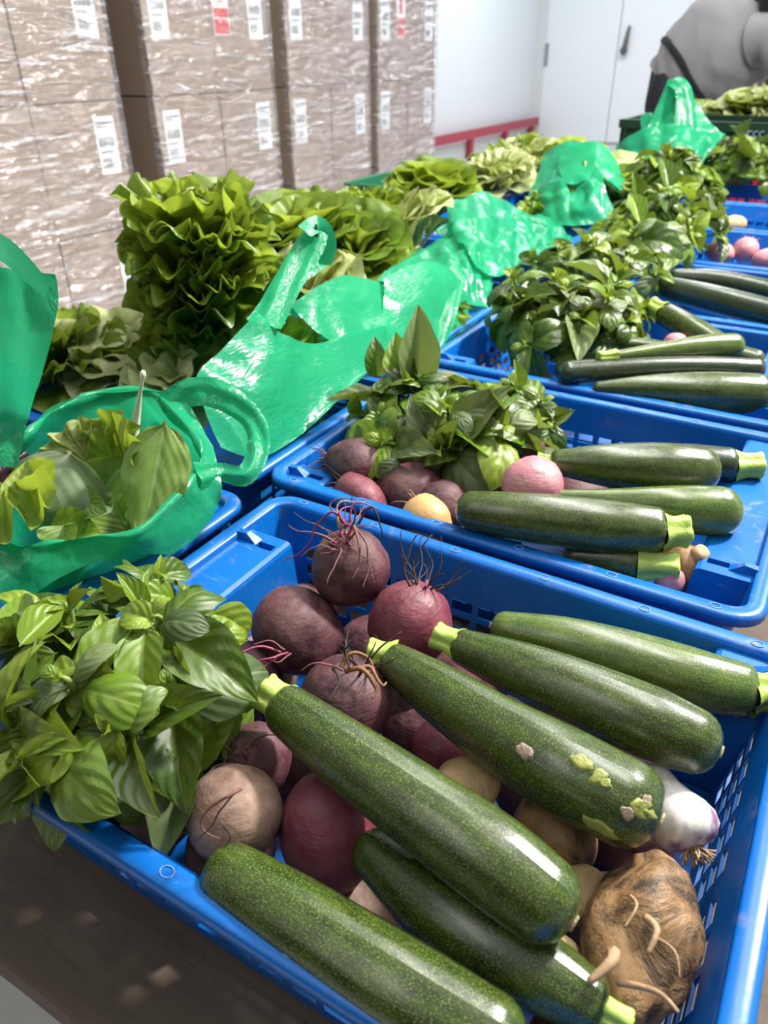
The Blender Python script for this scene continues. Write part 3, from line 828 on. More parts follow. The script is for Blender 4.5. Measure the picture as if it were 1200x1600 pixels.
B3 = root_veg('beetroot', 'bright magenta beetroot right of the top beet, stalk stubs against the crate wall', 'beet', 640, 975, -.016, 66, (.15, .45, .85), 'beet_pink', (1, 1, 1.02), .05, 8, 12, .05, 'rootlet_dark', beetshape, BG, grav=-.5)
B4 = root_veg('beetroot', 'beetroot crowned with dry brown roots, between two zucchini stems', 'beet', 541, 1095, -.014, 74, (.25, .35, .9), 'beet', (1, 1, .92), .05, 10, 18, .045, 'rootlet_dark', beetshape, BG)
root_veg('beetroot', 'small beetroot beside the basil, just behind the tan dusty one', 'beet', 398, 1188, -.018, 58, (.1, -.55, .8), 'beet', (1, 1, 1), .05, 9, 7, .03, 'rootlet', beetshape, BG)
B6 = root_veg('beetroot', 'dusty tan beetroot with dark pits and a curled rootlet, next to the basil', 'beet', 367, 1272, -.012, 76, (.35, .5, .75), 'beet_dust', (1, 1, .95), .06, 0, 0, .05, 'rootlet', None, BG, dimples=((.1, -.95, .15, .16, .14), (-.55, -.8, .1, .13, .12), (-.3, -.75, .5, .10, .08), (.6, -.75, .3, .1, .12)))
root_veg('beetroot', 'big magenta beetroot wedged under the diagonal zucchini', 'beet', 512, 1300, -.032, 80, (-.3, .2, .9), 'beet_pink', (.95, .95, 1.2), .05, 0, 0, .05, 'rootlet', None, BG)
root_veg('beetroot', 'shaded little beetroot with magenta roots, left beneath the holed one', 'beet', 395, 1050, -.055, 48, (-.2, -.8, .4), 'beet', (1, 1, 1), .05, 6, 14, .05, 'crown', None, BG)
root_veg('beetroot', 'pinkish beetroot deep in the dark gap left of the yellow potato', 'beet', 690, 1170, -.07, 48, (0, 0, 1), 'beet_pink', (1, 1, 1), .05, group=BG)
root_veg('beetroot', 'dark beetroot at the bottom of the gap beside the root-crowned one', 'beet', 645, 1090, -.085, 60, (.2, .3, 1), 'beet', (1, 1, 1), .05, group=BG)
def rootlet(par, pts, r0, mat, name='rootlet'):
    C = cat([tuple(at(*p)) for p in pts], 6); b = MB(); n = len(C)
    b.tube([V(c)+V((nz(c, 90, 1), nz(c, 90, 2), nz(c, 90, 3)))*.0012 for c in C], [r0*(1-.7*i/n) for i in range(n)], 6); wobj(name, b.v, b.f, M[mat], par)
for pts, r0, mk in (([(545, 822, .085), (520, 800, .10), (495, 820, .085), (475, 860, .06), (440, 876, .045)], .0013, 'magenta'), ([(553, 822, .088), (560, 845, .085), (563, 880, .07), (550, 905, .06)], .0017, 'rootlet'), ([(556, 825, .088), (572, 850, .085), (575, 890, .065), (566, 918, .055)], .0012, 'rootlet'),
        ([(530, 825, .085), (526, 795, .10), (540, 782, .105), (565, 788, .10)], .0014, 'rootlet_pale'), ([(560, 818, .085), (580, 792, .10), (592, 812, .09), (600, 840, .07)], .0014, 'rootlet_dark'), ([(545, 815, .09), (555, 785, .105), (590, 795, .095)], .0012, 'magenta'), ([(535, 815, .09), (515, 790, .1), (535, 778, .105), (572, 782, .1)], .0010, 'rootlet'), ([(540, 820, .09), (530, 800, .1), (548, 790, .1)], .0015, 'magenta')):
    rootlet(B1, pts, r0, mk)
for pts, r0, mk in (([(640, 915, .04), (632, 885, .055), (648, 842, .075), (652, 836, .078)], .0012, 'rootlet_dark'), ([(650, 915, .04), (660, 880, .05), (655, 845, .06), (662, 838, .066)], .0009, 'rootlet_dark'), ([(648, 912, .04), (668, 890, .045), (655, 878, .05), (645, 895, .045)], .0008, 'rootlet_dark')):
    rootlet(B3, pts, r0, mk)
for pts, r0, mk in (([(530, 1045, .035), (550, 1020, .045), (575, 1030, .04), (590, 1060, .03)], .0022, 'dryleaf'), ([(540, 1048, .035), (565, 1045, .042), (588, 1075, .03), (580, 1092, .025)], .0026, 'dryleaf'), ([(520, 1045, .035), (530, 1065, .035), (512, 1095, .03)], .0013, 'rootlet_dark'), ([(535, 1048, .035), (500, 1035, .04), (470, 1048, .035)], .0012, 'rootlet'), ([(545, 1045, .04), (540, 1010, .05), (545, 985, .05)], .0010, 'rootlet_dark'), ([(560, 1045, .04), (578, 1042, .04), (596, 1070, .032), (604, 1066, .03)], .0022, 'dryleaf')):
    rootlet(B4, pts, r0, mk)
for pts, r0, mk in (([(378, 1232, .046), (352, 1245, .047), (322, 1268, .035), (318, 1295, .022), (345, 1312, .020)], .0013, 'rootlet'), ([(365, 1238, .048), (345, 1262, .042), (330, 1290, .028), (300, 1320, .005)], .0008, 'rootlet_dark'), ([(350, 1290, .035), (360, 1310, .025), (352, 1322, .018)], .0008, 'rootlet_dark')):
    rootlet(B6, pts, r0, mk)
for pts, r0, mk in (([(440, 1020, .0), (410, 1010, .01), (380, 1018, .012), (362, 1018, .014)], .0016, 'magenta'), ([(450, 1020, .0), (425, 1028, .005), (400, 1035, .005), (390, 1050, 0)], .0014, 'magenta'), ([(445, 1015, .005), (420, 1000, .012), (395, 1008, .012)], .0011, 'rootlet'), ([(440, 1025, .0), (415, 1040, .0), (405, 1060, -.005)], .0010, 'magenta'), ([(455, 1022, 0), (435, 1035, .0), (420, 1030, .003)], .0012, 'rootlet')):
    rootlet(B2, pts, r0, mk)
PG = 'potatoes at the bottom of the front crate'
root_veg('potato', 'smooth yellow potato showing between two zucchini', 'potato', 728, 1228, -.035, 50, (.8, .4, .2), 'potato', (.9, .9, 1.05), .06, group=PG)
root_veg('celery_root', 'shaded brown root with a pale stub, under the scabbed zucchini', 'root vegetable', 868, 1300, -.050, 72, (.6, -.55, .1), 'tuber', (.85, .85, 1.05), .08, tail=(-.6, .5, .05), tailr=.008)
root_veg('potato', 'potato half hidden at the blunt end of the diagonal zucchini', 'potato', 900, 1398, -.055, 44, (.5, .6, 0), 'potato', (1, 1, 1.2), .06, group=PG)
root_veg('potato', 'potato below it, beside the long forked root', 'potato', 880, 1512, -.055, 44, (.7, -.5, 0), 'potato', (.9, .9, 1.2), .06, group=PG)
root_veg('potato', 'knobbly little potato at the bottom edge, touching the forked root', 'potato', 935, 1568, -.058, 32, (.7, -.5, 0), 'potato', (.9, .9, 1.2), .12, group=PG)
# forked root at lower right
c0 = at(1012, 1400, -.035); c1 = at(985, 1520, -.04)
fr = thing('forked_root', 'large knobbly brown root with pale side roots, in the lower right corner', 'root vegetable', (c0.x, c0.y, TZ+.02))
axd = (at(1040, 1345, -.03)-at(985, 1575, -.04)).normalized(); cc = at(1003, 1458, -.036); rr = 86*mpp(cc)
vs, fs, ax, e1, e2 = blob(cc, rr*.98, rr*.95, rr*1.70, axd, 11.3, .16, 32, 26, lambda co: 1+.05*cos(co*5)-.12*max(0, co-.5), dimples=((.1, -.8, -.05, .25, .16), (-.6, -.6, .1, .2, .10), (.5, -.7, -.35, .2, .12)))
wobj('root', vs, fs, M['tuber'], fr)
for (a, b_, r0) in (((958, 1490, .01), (920, 1535, .012), .0045), ((1010, 1435, .02), (1012, 1490, .024), .0028), ((965, 1535, .0), (1060, 1582, .012), .0022), ((985, 1400, .02), (975, 1450, .024), .0012), ((1015, 1460, .02), (1062, 1530, .022), .001)):
    A, B = at(*a), at(*b_); mid = (A+B)/2+V((.004, .002, .006)); b = MB()
    pts = [V(p) for p in cat([A, mid, B], 5)]; b.tube(pts, [r0*(1-.6*i/len(pts)) for i in range(len(pts))], 7)
    wobj('side_root', b.v, b.f, M['rootlet_pale'], fr)
# garlic bulb
gc = at(1062, 1275, -.03); gr = 52*mpp(gc)
def m_garlic():
    t = NT('garlic_skin'); c = t.coord('Object', (160, 160, 6)); n = t.noise(c, 1.0, 3); p = t.ramp(t.noise(t.coord('Object'), 34, 3), .46, .56)
    colr = t.mix(t.ramp(n, .4, .7), (.60, .55, .52), (.76, .73, .70)); zz = t.n('ShaderNodeSeparateXYZ'); t.t.links.new(t.n('ShaderNodeTexCoord').outputs['Object'], zz.inputs[0])
    colr = t.mix(t.math('MULTIPLY', t.math('MULTIPLY', p, t.ramp(n, .25, .5)), .9), colr, (.22, .06, .20)); return t.done(t.pbr(colr, .45, t.bump(n, .2, .001)))
M['garlic'] = m_garlic()
ga = (at(1045, 1215, -.02)-at(1092, 1320, -.034)).normalized()
g = thing('garlic_bulb', 'white garlic bulb with purple streaks at the right wall of the front crate', 'garlic', (gc.x, gc.y, gc.z-gr))
a1 = ga.orthogonal().normalized(); a2 = ga.cross(a1); vs = []; n = 30
prof = [(-.95, .0), (-.93, .35), (-.8, .72), (-.5, .98), (-.15, 1.0), (.2, .86), (.55, .62), (.9, .42), (1.3, .30), (1.8, .24), (2.2, .20), (2.22, 0)]
for (h, r) in prof:
    for k in range(n):
        an = 2*pi*k/n; lob = 1+.05*abs(sin(an*3.5))*min(1, r) - .03
        vs.append(gc+ga*h*gr+(a1*cos(an)+a2*sin(an))*r*gr*lob)
fs = [(j*n+k, j*n+(k+1) % n, (j+1)*n+(k+1) % n, (j+1)*n+k) for j in range(len(prof)-1) for k in range(n)]
wobj('bulb', vs, fs, M['garlic'], g)
b = MB()
for k in range(22):
    an = k*2.4; p = gc-ga*gr*.9+(a1*cos(an)+a2*sin(an))*gr*.2*random.random()
    b.tube(wig(p, -ga+(a1*cos(an)+a2*sin(an))*.8, .014, k, 4, .2, .6), [.0009]*5, 4)
wobj('root_plate', b.v, b.f, M['rootlet_pale'], g)['kind'] = 'stuff'
# second crate roots
BG2 = 'roots in the second crate'
root_veg('beetroot', 'grey purple beetroot at the back left of the second crate, under basil', 'beet', 558, 728, -.005, 46, (-.8, -.3, .1), 'beet', (.95, .95, 1.1), .08, 8, 10, .04, 'rootlet', None, BG2)
root_veg('beetroot', 'pink wrinkled beetroot with a thin tail, over the front rim of the second crate', 'beet', 562, 778, -.018, 48, (-.9, .2, .2), 'beet_pink', (.72, .72, 1.0), .10, 0, 9, .05, 'rootlet', None, BG2, tail=(.9, -.35, -.25), dimples=((.3, -.8, .1, .3, .15),), tailr=.009)
root_veg('beetroot', 'dark beetroot in the basil shadow in the second crate', 'beet', 638, 772, -.03, 56, (.5, .2, .6), 'beet', (1, 1, 1), .06, group=BG2)
root_veg('beetroot', 'brownish beetroot left of the front zucchini in the second crate', 'beet', 690, 792, -.03, 44, (.5, -.3, .6), 'beet', (1, 1, 1), .06, group=BG2)
root_veg('onion', 'orange husked onion pressed against the front rim of the second crate', 'onion', 668, 812, -.018, 36, (-.6, .3, .3), 'husk', (1, 1, 1.2), .08, 0, 7, .025, 'rootlet_pale', None, BG2)
root_veg('turnip', 'smooth pink turnip at the left end of the second crate zucchini', 'turnip', 832, 757, .020, 46, (.3, -.4, .8), 'turnip', (1.08, 1, .88), .05, 0, 0, group=BG2)
root_veg('beetroot', 'small dull beetroot between basil and the dark bulging zucchini', 'beet', 826, 702, .01, 26, (.2, .4, .8), 'beet', (1, 1, 1), .06, group=BG2)
root_veg('celery_root', 'dark round root with a pale cut top, right end of the second crate', 'root vegetable', 1068, 890, -.038, 42, (.5, -.1, .75), 'tuber', (1, 1, 1), .06, group=BG2)
c = at(1093, 868, -.012); b = MB(); b.tube([c-V((.006, 0, .012)), c+V((0, 0, .002)), c+V((.003, -.001, .006)), c+V((.003, -.001, .0061))], [.011, .010, .0095, .003], 12)
wobj('cut_top', b.v, b.f, M['rootlet_pale'], bpy.data.objects[[o.name for o in COL.objects if o.name.startswith('celery_root')][-1]])
root_veg('shallot', 'lilac shallot just over the front rim below the short zucchini stem', 'onion', 1046, 908, -.028, 22, (.3, .3, .8), 'turnip', (1, 1, 1.1), .05, group=BG2)
# filler layer added under the zucchini: carries them and darkens the gaps
rnd = random.Random(5)
for i in range(5):
    for j in range(4):
        x = -.40+.098*i+rnd.uniform(-.012, .012)-.01*j; y = .262+.092*j+rnd.uniform(-.01, .01)
        if x > -.08 and y > .48: continue
        r = rnd.uniform(.038, .043); kd = ('beet', 'beet', 'beet_dust')[rnd.randrange(3)]
        vs, fs, ax, e1, e2 = blob((x, y, TZ+.006+r), r, r, r*.97, (rnd.uniform(-1, 1), rnd.uniform(-1, 1), .4), i*7+j, .07, 18, 12)
        t = thing('beetroot', 'dark filler beetroot added in the bottom layer, %s row, %s' % (('front', 'second', 'third', 'back')[j], ('at the left wall', 'second from the left', 'in the middle', 'second from the right', 'under the blunt zucchini ends')[i]), 'beet', (x, y, TZ+.006), 'filler layer of beetroots in the front crate')
        wobj('root', vs, fs, M[kd], t)
# fillers that carry the second and third crate heaps
for i, (u, v, z, r, lab) in enumerate(((900, 790, -.075, 55, 'beetroot hidden under the middle of the second crate zucchini'), (990, 830, -.08, 55, 'beetroot hidden under the right of the second crate zucchini'), (790, 800, -.08, 55, 'beetroot hidden under the left of the second crate zucchini'))):
    root_veg('beetroot', lab, 'beet', u, v, z, r, (0, .2, 1), 'beet', group=BG2)
root_veg('beetroot', 'pink beetroot tip behind the raised zucchini in the third crate', 'beet', 1055, 540, .0, 20, (.2, .3, .9), 'turnip', group='roots in the third crate')
SG = 'pink shallots in the fifth crate'
root_veg('shallot', 'pale pink shallot lying on its side, left one in the fifth crate', 'shallot', 1124, 395, -.012, 17, (-.9, .1, .1), 'turnip', (1, 1, 1.35), .05, 0, 0, group=SG)
root_veg('shallot', 'round pink shallot standing behind its left neighbour in the fifth crate', 'shallot', 1165, 391, -.006, 19, (.1, .4, .8), 'turnip', (1, 1, 1.05), .05, 0, 5, .025, 'rootlet_pale', group=SG)
root_veg('shallot', 'shallot cut by the right picture edge in the fifth crate', 'shallot', 1196, 405, -.016, 16, (.8, .2, .3), 'turnip', (1, 1, 1.3), .05, 0, 4, .02, 'rootlet_pale', group=SG)
root_veg('potato', 'small tan potato at the bottom of the sixth crate', 'potato', 1146, 350, -.045, 13, (.9, .2, .1), 'potato', (1, 1, 1.5), .06)
# ------------------------------------------------------------------ leaves
def basil_mesh(name, cup, droop, seed, mat, wid=.29, nu=30, nv=7, nvein=5, skew=.42, bul=.03, wave=.02, twist=0):
    vs = []; uv = []; fs = []
    # midrib curve
    x = y = 0.0; mid = []; a = .25
    for i in range(nu+1):
        mid.append((y, x)); a -= droop/nu; y += cos(a)/nu; x += sin(a)/nu
    for i in range(nu+1):
        u = i/nu; w = wid*max(.012, sin(pi*min(1, u**.80))**.82)*(1.06-.12*u) if u > .05 else wid*.06
        if u > .05: w = max(w, wid*.06*(1-u))
        for j in range(-nv, nv+1):
            v = j/nv; av = abs(v)
            vein = abs(cos(pi*nvein*(u-skew*av**1.25)))
            z = cup*w*av**1.3+bul*vein*(1-av**6)*sin(pi*min(1, u*1.05))*(av > 0)*min(1, av*3)-.026*(1-min(1, av*3.5))*min(1, u*4)*(1-u*.6)
            z += wave*av*av*noise.noise(V((u*5, v*1.5, seed)))*2+twist*v*w*u
            px = v*w*(1-.18*abs(cup)*av)*(1+.07*noise.noise(V((u*6, seed, v))))
            ca, sa = 1, 0
            vs.append((px, mid[i][0], mid[i][1]+z)); uv.append((u, .5+.5*v))
    W = 2*nv+1
    for i in range(nu):
        for j in range(W-1): fs.append((i*W+j, i*W+j+1, (i+1)*W+j+1, (i+1)*W+j))
    return mesh(name, vs, fs, mat, uv)
def frill_mesh(name, seed, mat, wid=.62, ruff=.12, k=5, curl=.9, nu=18, nv=34, cup=.5, narrow=.22, lobes=0):
    """fan-shaped salad leaf: narrow rib at the base, broad rounded margin gathered into ruffles"""
    vs = []; uv = []; fs = []; y = z0 = 0.0; a = .3; mid = []
    for i in range(nu+1):
        mid.append((y, z0, a)); a -= curl*(i/nu)**1.3*2.0/nu; y += cos(a)/nu; z0 += sin(a)/nu
    th = min(1.25, wid*1.55)
    for i in range(nu+1):
        u = i/nu
        for j in range(-nv, nv+1):
            v = j/nv; av = abs(v); lb = 1+lobes*(.6*sin(k*2.1*v+seed*5)+.6*noise.noise(V((v*k, seed, 1))))*u*u
            r = u*lb*(1-.22*av**2.5); ang = th*v*(.45+.55*u)
            e = max(u**2.6, (av*u)**1.5*.8)
            ph = k*2.7*v+seed*3+1.3*noise.noise(V((v*2.5, u*1.5, seed)))*2
            n = sin(ph)+.35*sin(1.9*ph+1+seed)*u; n2 = noise.noise(V((v*k*1.1, u*k*.8, seed+9)))*1.5
            fi = min(nu, r*nu); i0_ = int(fi); f = fi-i0_; i1_ = min(nu, i0_+1)
            my = mid[i0_][0]*(1-f)+mid[i1_][0]*f; mz = mid[i0_][1]*(1-f)+mid[i1_][1]*f
            x = r*sin(ang); yy = my*(cos(ang)*.75+.25)
            h = cup*.5*x*x/wid+ruff*e*(n*.75+n2*.5)+.03*noise.noise(V((v*4, u*5, seed)))*min(1, u*3)
            vs.append((x+.35*ruff*e*cos(ph*1.1)*.6, yy+.4*ruff*e*n2, mz+h)); uv.append((u, .5+.5*v))
    W = 2*nv+1
    for i in range(nu):
        for j in range(W-1): fs.append((i*W+j, i*W+j+1, (i+1)*W+j+1, (i+1)*W+j))
    return mesh(name, vs, fs, mat, uv)
BM = {}
for mk in ('basil', 'basil_light', 'basil_under'):
    BM[mk] = [basil_mesh(mk, c, d, s, M[mk], w_, bul=b_) for (c, d, s, w_, b_) in ((.40, 1.2, 1.3, .29, .027), (-.25, 1.6, 4.2, .31, .034), (.65, .6, 7.7, .27, .024), (-.45, 2.1, 2.9, .30, .036), (.25, 2.2, 9.1, .32, .032))]
def leaf_mat(base, d, nrm, L, flip=False):
    d = V(d).normalized(); n = V(nrm); n = n-d*n.dot(d)
    n = n.normalized() if n.length > 1e-5 else d.orthogonal().normalized()
    x = d.cross(n)
    m = Matrix((x, d, n)).transposed().to_4x4()
    return Matrix.Translation(base) @ m @ Matrix.Scale(L, 4)
def put_leaf(parent, me, base, d, nrm, L, name='leaf'):
    return link(name, me, parent, mat4=leaf_mat(V(base)-WL[parent.name], d, nrm, L))
def rosette(t, p, ax, L, rnd, pairs=3, light=.2, roll=None):
    ax = V(ax).normalized(); e1 = ax.orthogonal().normalized(); e2 = ax.cross(e1); r0 = rnd.uniform(0, pi) if roll is None else roll
    for k in range(pairs+1):
        s = (.30, .62, .95, 1.08)[k]; inc = radians((20, 46, 70, 88)[k]+rnd.uniform(-10, 10))
        for side in (0, 1):
            an = r0+k*pi/2+side*pi+rnd.uniform(-.3, .3); R = e1*cos(an)+e2*sin(an)
            d = ax*cos(inc)+R*sin(inc); nrm = ax*sin(inc)-R*cos(inc)
            nrm = nrm+V((rnd.uniform(-.25, .25), rnd.uniform(-.25, .25), rnd.uniform(-.25, .25)))
            q = rnd.random(); mk = 'basil_light' if (k == 0 or q < light) else ('basil_under' if q > .88 else 'basil')
            put_leaf(t, rnd.choice(BM[mk]), V(p)-ax*(.30*L*k*.35)+R*.002, d, nrm, L*s*rnd.uniform(.82, 1.15))
def basil_bunch(label, base, ros, L, seed, extra=(), group='basil bunches', light=.2):
    """ros: (point, axis, scale) rosettes; stems run from the base to each"""
    rnd = random.Random(seed); t = thing('basil_bunch', label, 'basil', base, group)
    for (p, ax, s) in ros:
        p = V(p); ax = V(ax).normalized()
        rosette(t, p, ax, L*s, rnd, 3, light)
        b = MB(); q = cat([tuple(base), tuple((V(base)+p)*.5-ax*.02+V((0, 0, .01))), tuple(p-ax*.01), tuple(p+ax*.004)], 4)
        b.tube(q, [.0026]*(len(q)-4)+[.0022, .0018, .0015, .001], 6); wobj('stem', b.v, b.f, M['basil_stem'], t)
    for (b_, tip, nrm, mk, vi) in extra:
        b_ = V(b_); tip = V(tip); put_leaf(t, BM[mk][vi], b_, tip-b_, nrm, (tip-b_).length*1.04)
    return t
def dome(c, rx, ry, rz, n, seed, up=.35, zmin=-.15, jit=.15):
    rnd = random.Random(seed); out = []
    k = 0; i = 0
    while len(out) < n and i < n*12:
        f = (i+.5)/(n*1.35); z = 1-f*(1-zmin); i += 1
        if z < zmin: break
        a = i*2.39996; r = sqrt(max(0, 1-z*z)); d = V((r*cos(a), r*sin(a), z))
        s = 1+rnd.uniform(-jit, jit)
        p = V(c)+V((d.x*rx, d.y*ry, d.z*rz))*s
        out.append((p, V((d.x/rx, d.y/ry, d.z/rz)).normalized()+V((0, 0, up)), rnd.uniform(.85, 1.15)))
    return out
TOCAM = -fwd
# front bunch, spilling over the left end of the front crate
c = at(165, 1120, .0)
ros = [(at(240, 968, .105), V((.05, -.45, 1)), 1.15), (at(98, 1062, .095), V((-.2, -.5, 1)), 1.2), (at(335, 1000, .05), V((.7, .1, .8)), .9), 
       (at(265, 1085, .070), V((.4, -.4, 1)), 1.15), (at(180, 1140, .07), V((.1, -.7, .8)), 1.15), (at(60, 1170, .055), V((-.3, -.8, .6)), 1.2),
       (at(245, 905, .055), V((.1, .6, .9)), 1.0), (at(110, 940, .065), V((-.3, .4, .9)), .95), (at(150, 1215, .02), V((0, -1, .35)), 1.05),
       (at(240, 1215, .0), V((.4, -1, .3)), .95), (at(20, 1090, .07), V((-.7, -.4, .8)), 1.15), (at(340, 1080, .03), V((.8, 0, .5)), .8), (at(290, 930, .045), V((.6, .5, .8)), .85), (at(20, 985, .06), V((-.5, -.1, 1)), 1.1), (at(168, 1010, .07), V((-.1, -.1, 1)), .95), (at(55, 955, .035), V((-.3, .3, 1)), 1.15), (at(175, 935, .04), V((.0, .4, 1)), 1.1), (at(-25, 1040, .05), V((-.6, -.2, 1)), 1.1), (at(105, 985, .05), V((-.1, .2, 1)), 1.0), (at(30, 1200, .03), V((-.3, -1, .4)), 1.2), (at(95, 1225, .0), V((-.1, -1, .2)), 1.1), (at(270, 1250, -.03), V((.3, -1, .2)), .9), (at(320, 1200, -.02), V((.7, -.7, .3)), .85), (at(-20, 1140, .06), V((-.5, -.7, .6)), 1.1)]
up = V((0, 0, 1))
ext = [(at(150, 1195, .06), at(92, 1288, .02), TOCAM, 'basil', 1), (at(178, 1222, .05), at(208, 1304, .012), TOCAM, 'basil', 3), (at(262, 1170, .05), at(228, 1290, .01), TOCAM, 'basil', 1), (at(120, 1150, .07), at(5, 1235, .05), TOCAM, 'basil_light', 0), (at(60, 1200, .05), at(-30, 1290, .02), TOCAM, 'basil', 2), (at(290, 1180, .02), at(250, 1342, -.01), TOCAM, 'basil_under', 2), (at(228, 985, .10), at(212, 1102, .085), TOCAM, 'basil_light', 0), (at(180, 1135, .075), at(172, 1225, .045), TOCAM, 'basil_light', 0), (at(330, 958, .05), at(424, 995, .035), TOCAM+up, 'basil_light', 4),
       (at(238, 905, .05), at(312, 880, .045), TOCAM+up*.5, 'basil', 0), (at(60, 1135, .06), at(-20, 1250, .03), TOCAM, 'basil', 0), (at(95, 1190, .03), at(78, 1280, .0), TOCAM, 'basil_light', 1),
       (at(180, 1240, .01), at(205, 1300, -.0), TOCAM, 'basil', 1), (at(225, 1160, .02), at(232, 1282, -.01), TOCAM, 'basil', 3), (at(285, 1210, .0), at(255, 1338, -.02), TOCAM, 'basil_under', 2),
       (at(262, 1010, .085), at(300, 1110, .06), TOCAM, 'basil_light', 2), (at(90, 1020, .085), at(-10, 1075, .07), TOCAM+up, 'basil', 0), (at(85, 1085, .085), at(-15, 1150, .06), TOCAM, 'basil_light', 0),
       (at(30, 1010, .075), at(98, 945, .075), TOCAM, 'basil_light', 2), (at(200, 920, .08), at(160, 905, .11), TOCAM, 'basil_light', 2), (at(225, 960, .09), at(185, 895, .12), V((1, 0, .3)), 'basil_light', 2), (at(240, 955, .09), at(230, 890, .11), V((-1, -.5, .3)), 'basil_light', 2),
       (at(140, 1100, .075), at(120, 1180, .05), TOCAM, 'basil', 3), (at(330, 1070, .03), at(378, 1115, .01), TOCAM, 'basil_light', 4), (at(40, 1230, .01), at(-20, 1300, -.02), TOCAM, 'basil_under', 1)]
basil_bunch('big basil bunch at lower left, spilling over the front crate corner', at(150, 1210, -.12), ros, .066, 3, ext, light=.35)
# the bunches further back
c = at(690, 668, .015)
ros = dome(c, .135, .07, .055, 10, 5)+[(at(640, 600, .07), V((-.2, -.3, 1)), 1.1), (at(600, 690, .03), V((-.3, -.8, .6)), 1.1), (at(760, 690, .03), V((.3, -.9, .5)), 1.2), (at(690, 700, .03), V((0, -.9, .6)), 1.2), (at(845, 625, .05), V((.5, -.2, .8)), .9), (at(800, 610, .05), V((.2, -.1, 1)), .9), (at(855, 655, .03), V((.7, -.5, .6)), .8), (at(700, 640, .07), V((0, -.5, 1)), 1.0), (at(560, 640, .03), V((-.8, -.2, .6)), .9), (at(820, 660, .02), V((.5, -.8, .3)), 1.0)]
ext = [(at(648, 610, .05), at(655, 480, .16), V((.6, -.8, .1)), 'basil_under', 2), (at(632, 610, .05), at(618, 520, .12), V((.3, -.8, .1)), 'basil_light', 2), (at(590, 590, .05), at(585, 528, .11), V((.5, -.8, .2)), 'basil', 0),
       (at(640, 668, .05), at(655, 745, .015), TOCAM, 'basil', 3), (at(690, 690, .03), at(770, 745, .0), TOCAM, 'basil', 1), (at(625, 720, .02), at(585, 745, .01), TOCAM, 'basil_under', 1), (at(830, 640, .04), at(868, 685, .015), TOCAM, 'basil_light', 4), (at(810, 610, .05), at(805, 562, .09), V((1, -.6, .2)), 'basil_light', 2),
       (at(735, 640, .05), at(795, 615, .06), TOCAM+up, 'basil_under', 1), (at(655, 620, .06), at(722, 640, .05), TOCAM+up, 'basil_under', 1)]
basil_bunch('basil bunch over the beets in the second crate, one tall leaf upright', at(720, 735, -.06), ros, .084, 5, ext, light=.12)
ros = dome(at(880, 500, .03), .15, .09, .075, 16, 8)+[(at(800, 470, .07), V((-.6, -.2, .8)), 1.2), (at(970, 430, .10), V((.3, 0, 1)), 1.1), (at(1000, 480, .04), V((.8, -.3, .4)), 1), (at(820, 540, .02), V((-.3, -.9, .4)), 1.1), (at(890, 545, .01), V((.1, -1, .3)), 1.1)]
ext = [(at(905, 470, .06), at(1000, 530, .03), TOCAM+up, 'basil_light', 3), (at(900, 500, .05), at(905, 560, .02), TOCAM, 'basil_under', 2)]
basil_bunch('wide basil bunch in the third crate, long stems showing at its front', at(860, 565, -.05), ros, .082, 11, ext, light=.15)
ros = dome(at(925, 425, .03), .14, .08, .07, 14, 13)
basil_bunch('basil bunch at the left end of the fourth crate, left of two dark zucchini', at(930, 445, -.06), ros, .075, 13, (), light=.2)
ros = dome(at(1035, 370, .03), .14, .09, .11, 14, 17)+[(at(985, 360, .10), V((-.5, -.4, .8)), 1.3), (at(1080, 365, .08), V((.6, -.3, .6)), 1.2)]
ext = [(at(985, 380, .05), at(945, 395, .05), TOCAM, 'basil_light', 0), (at(1000, 350, .1), at(985, 300, .16), TOCAM, 'basil_light', 2), (at(1080, 350, .1), at(1095, 395, .04), TOCAM, 'basil_light', 2)]
basil_bunch('basil bunch left of the pink shallots in the fifth crate', at(1020, 390, -.05), ros, .088, 17, ext, light=.3)
ros = dome(at(1040, 310, .05), .16, .10, .13, 16, 19)+[(at(1085, 290, .09), V((.7, -.2, .6)), 1.2)]
ext = [(at(1045, 300, .12), at(1035, 245, .2), TOCAM, 'basil', 2), (at(1080, 295, .08), at(1130, 292, .06), TOCAM+up, 'basil_light', 0), (at(1000, 320, .1), at(990, 268, .18), TOCAM, 'basil', 2)]
basil_bunch('basil bunch in the sixth crate, two leaves standing upright', at(1045, 335, -.04), ros, .095, 19, ext, light=.3)
ros = dome(at(1150, 275, .04), .16, .12, .13, 18, 23)
ext = [(at(1150, 240, .12), at(1152, 200, .22), TOCAM, 'basil', 2), (at(1095, 255, .1), at(1060, 262, .08), TOCAM, 'basil_light', 0)]
basil_bunch('farthest basil bunch, at the right edge below the dark green crate', at(1150, 298, -.03), ros, .088, 23, ext, light=.3)

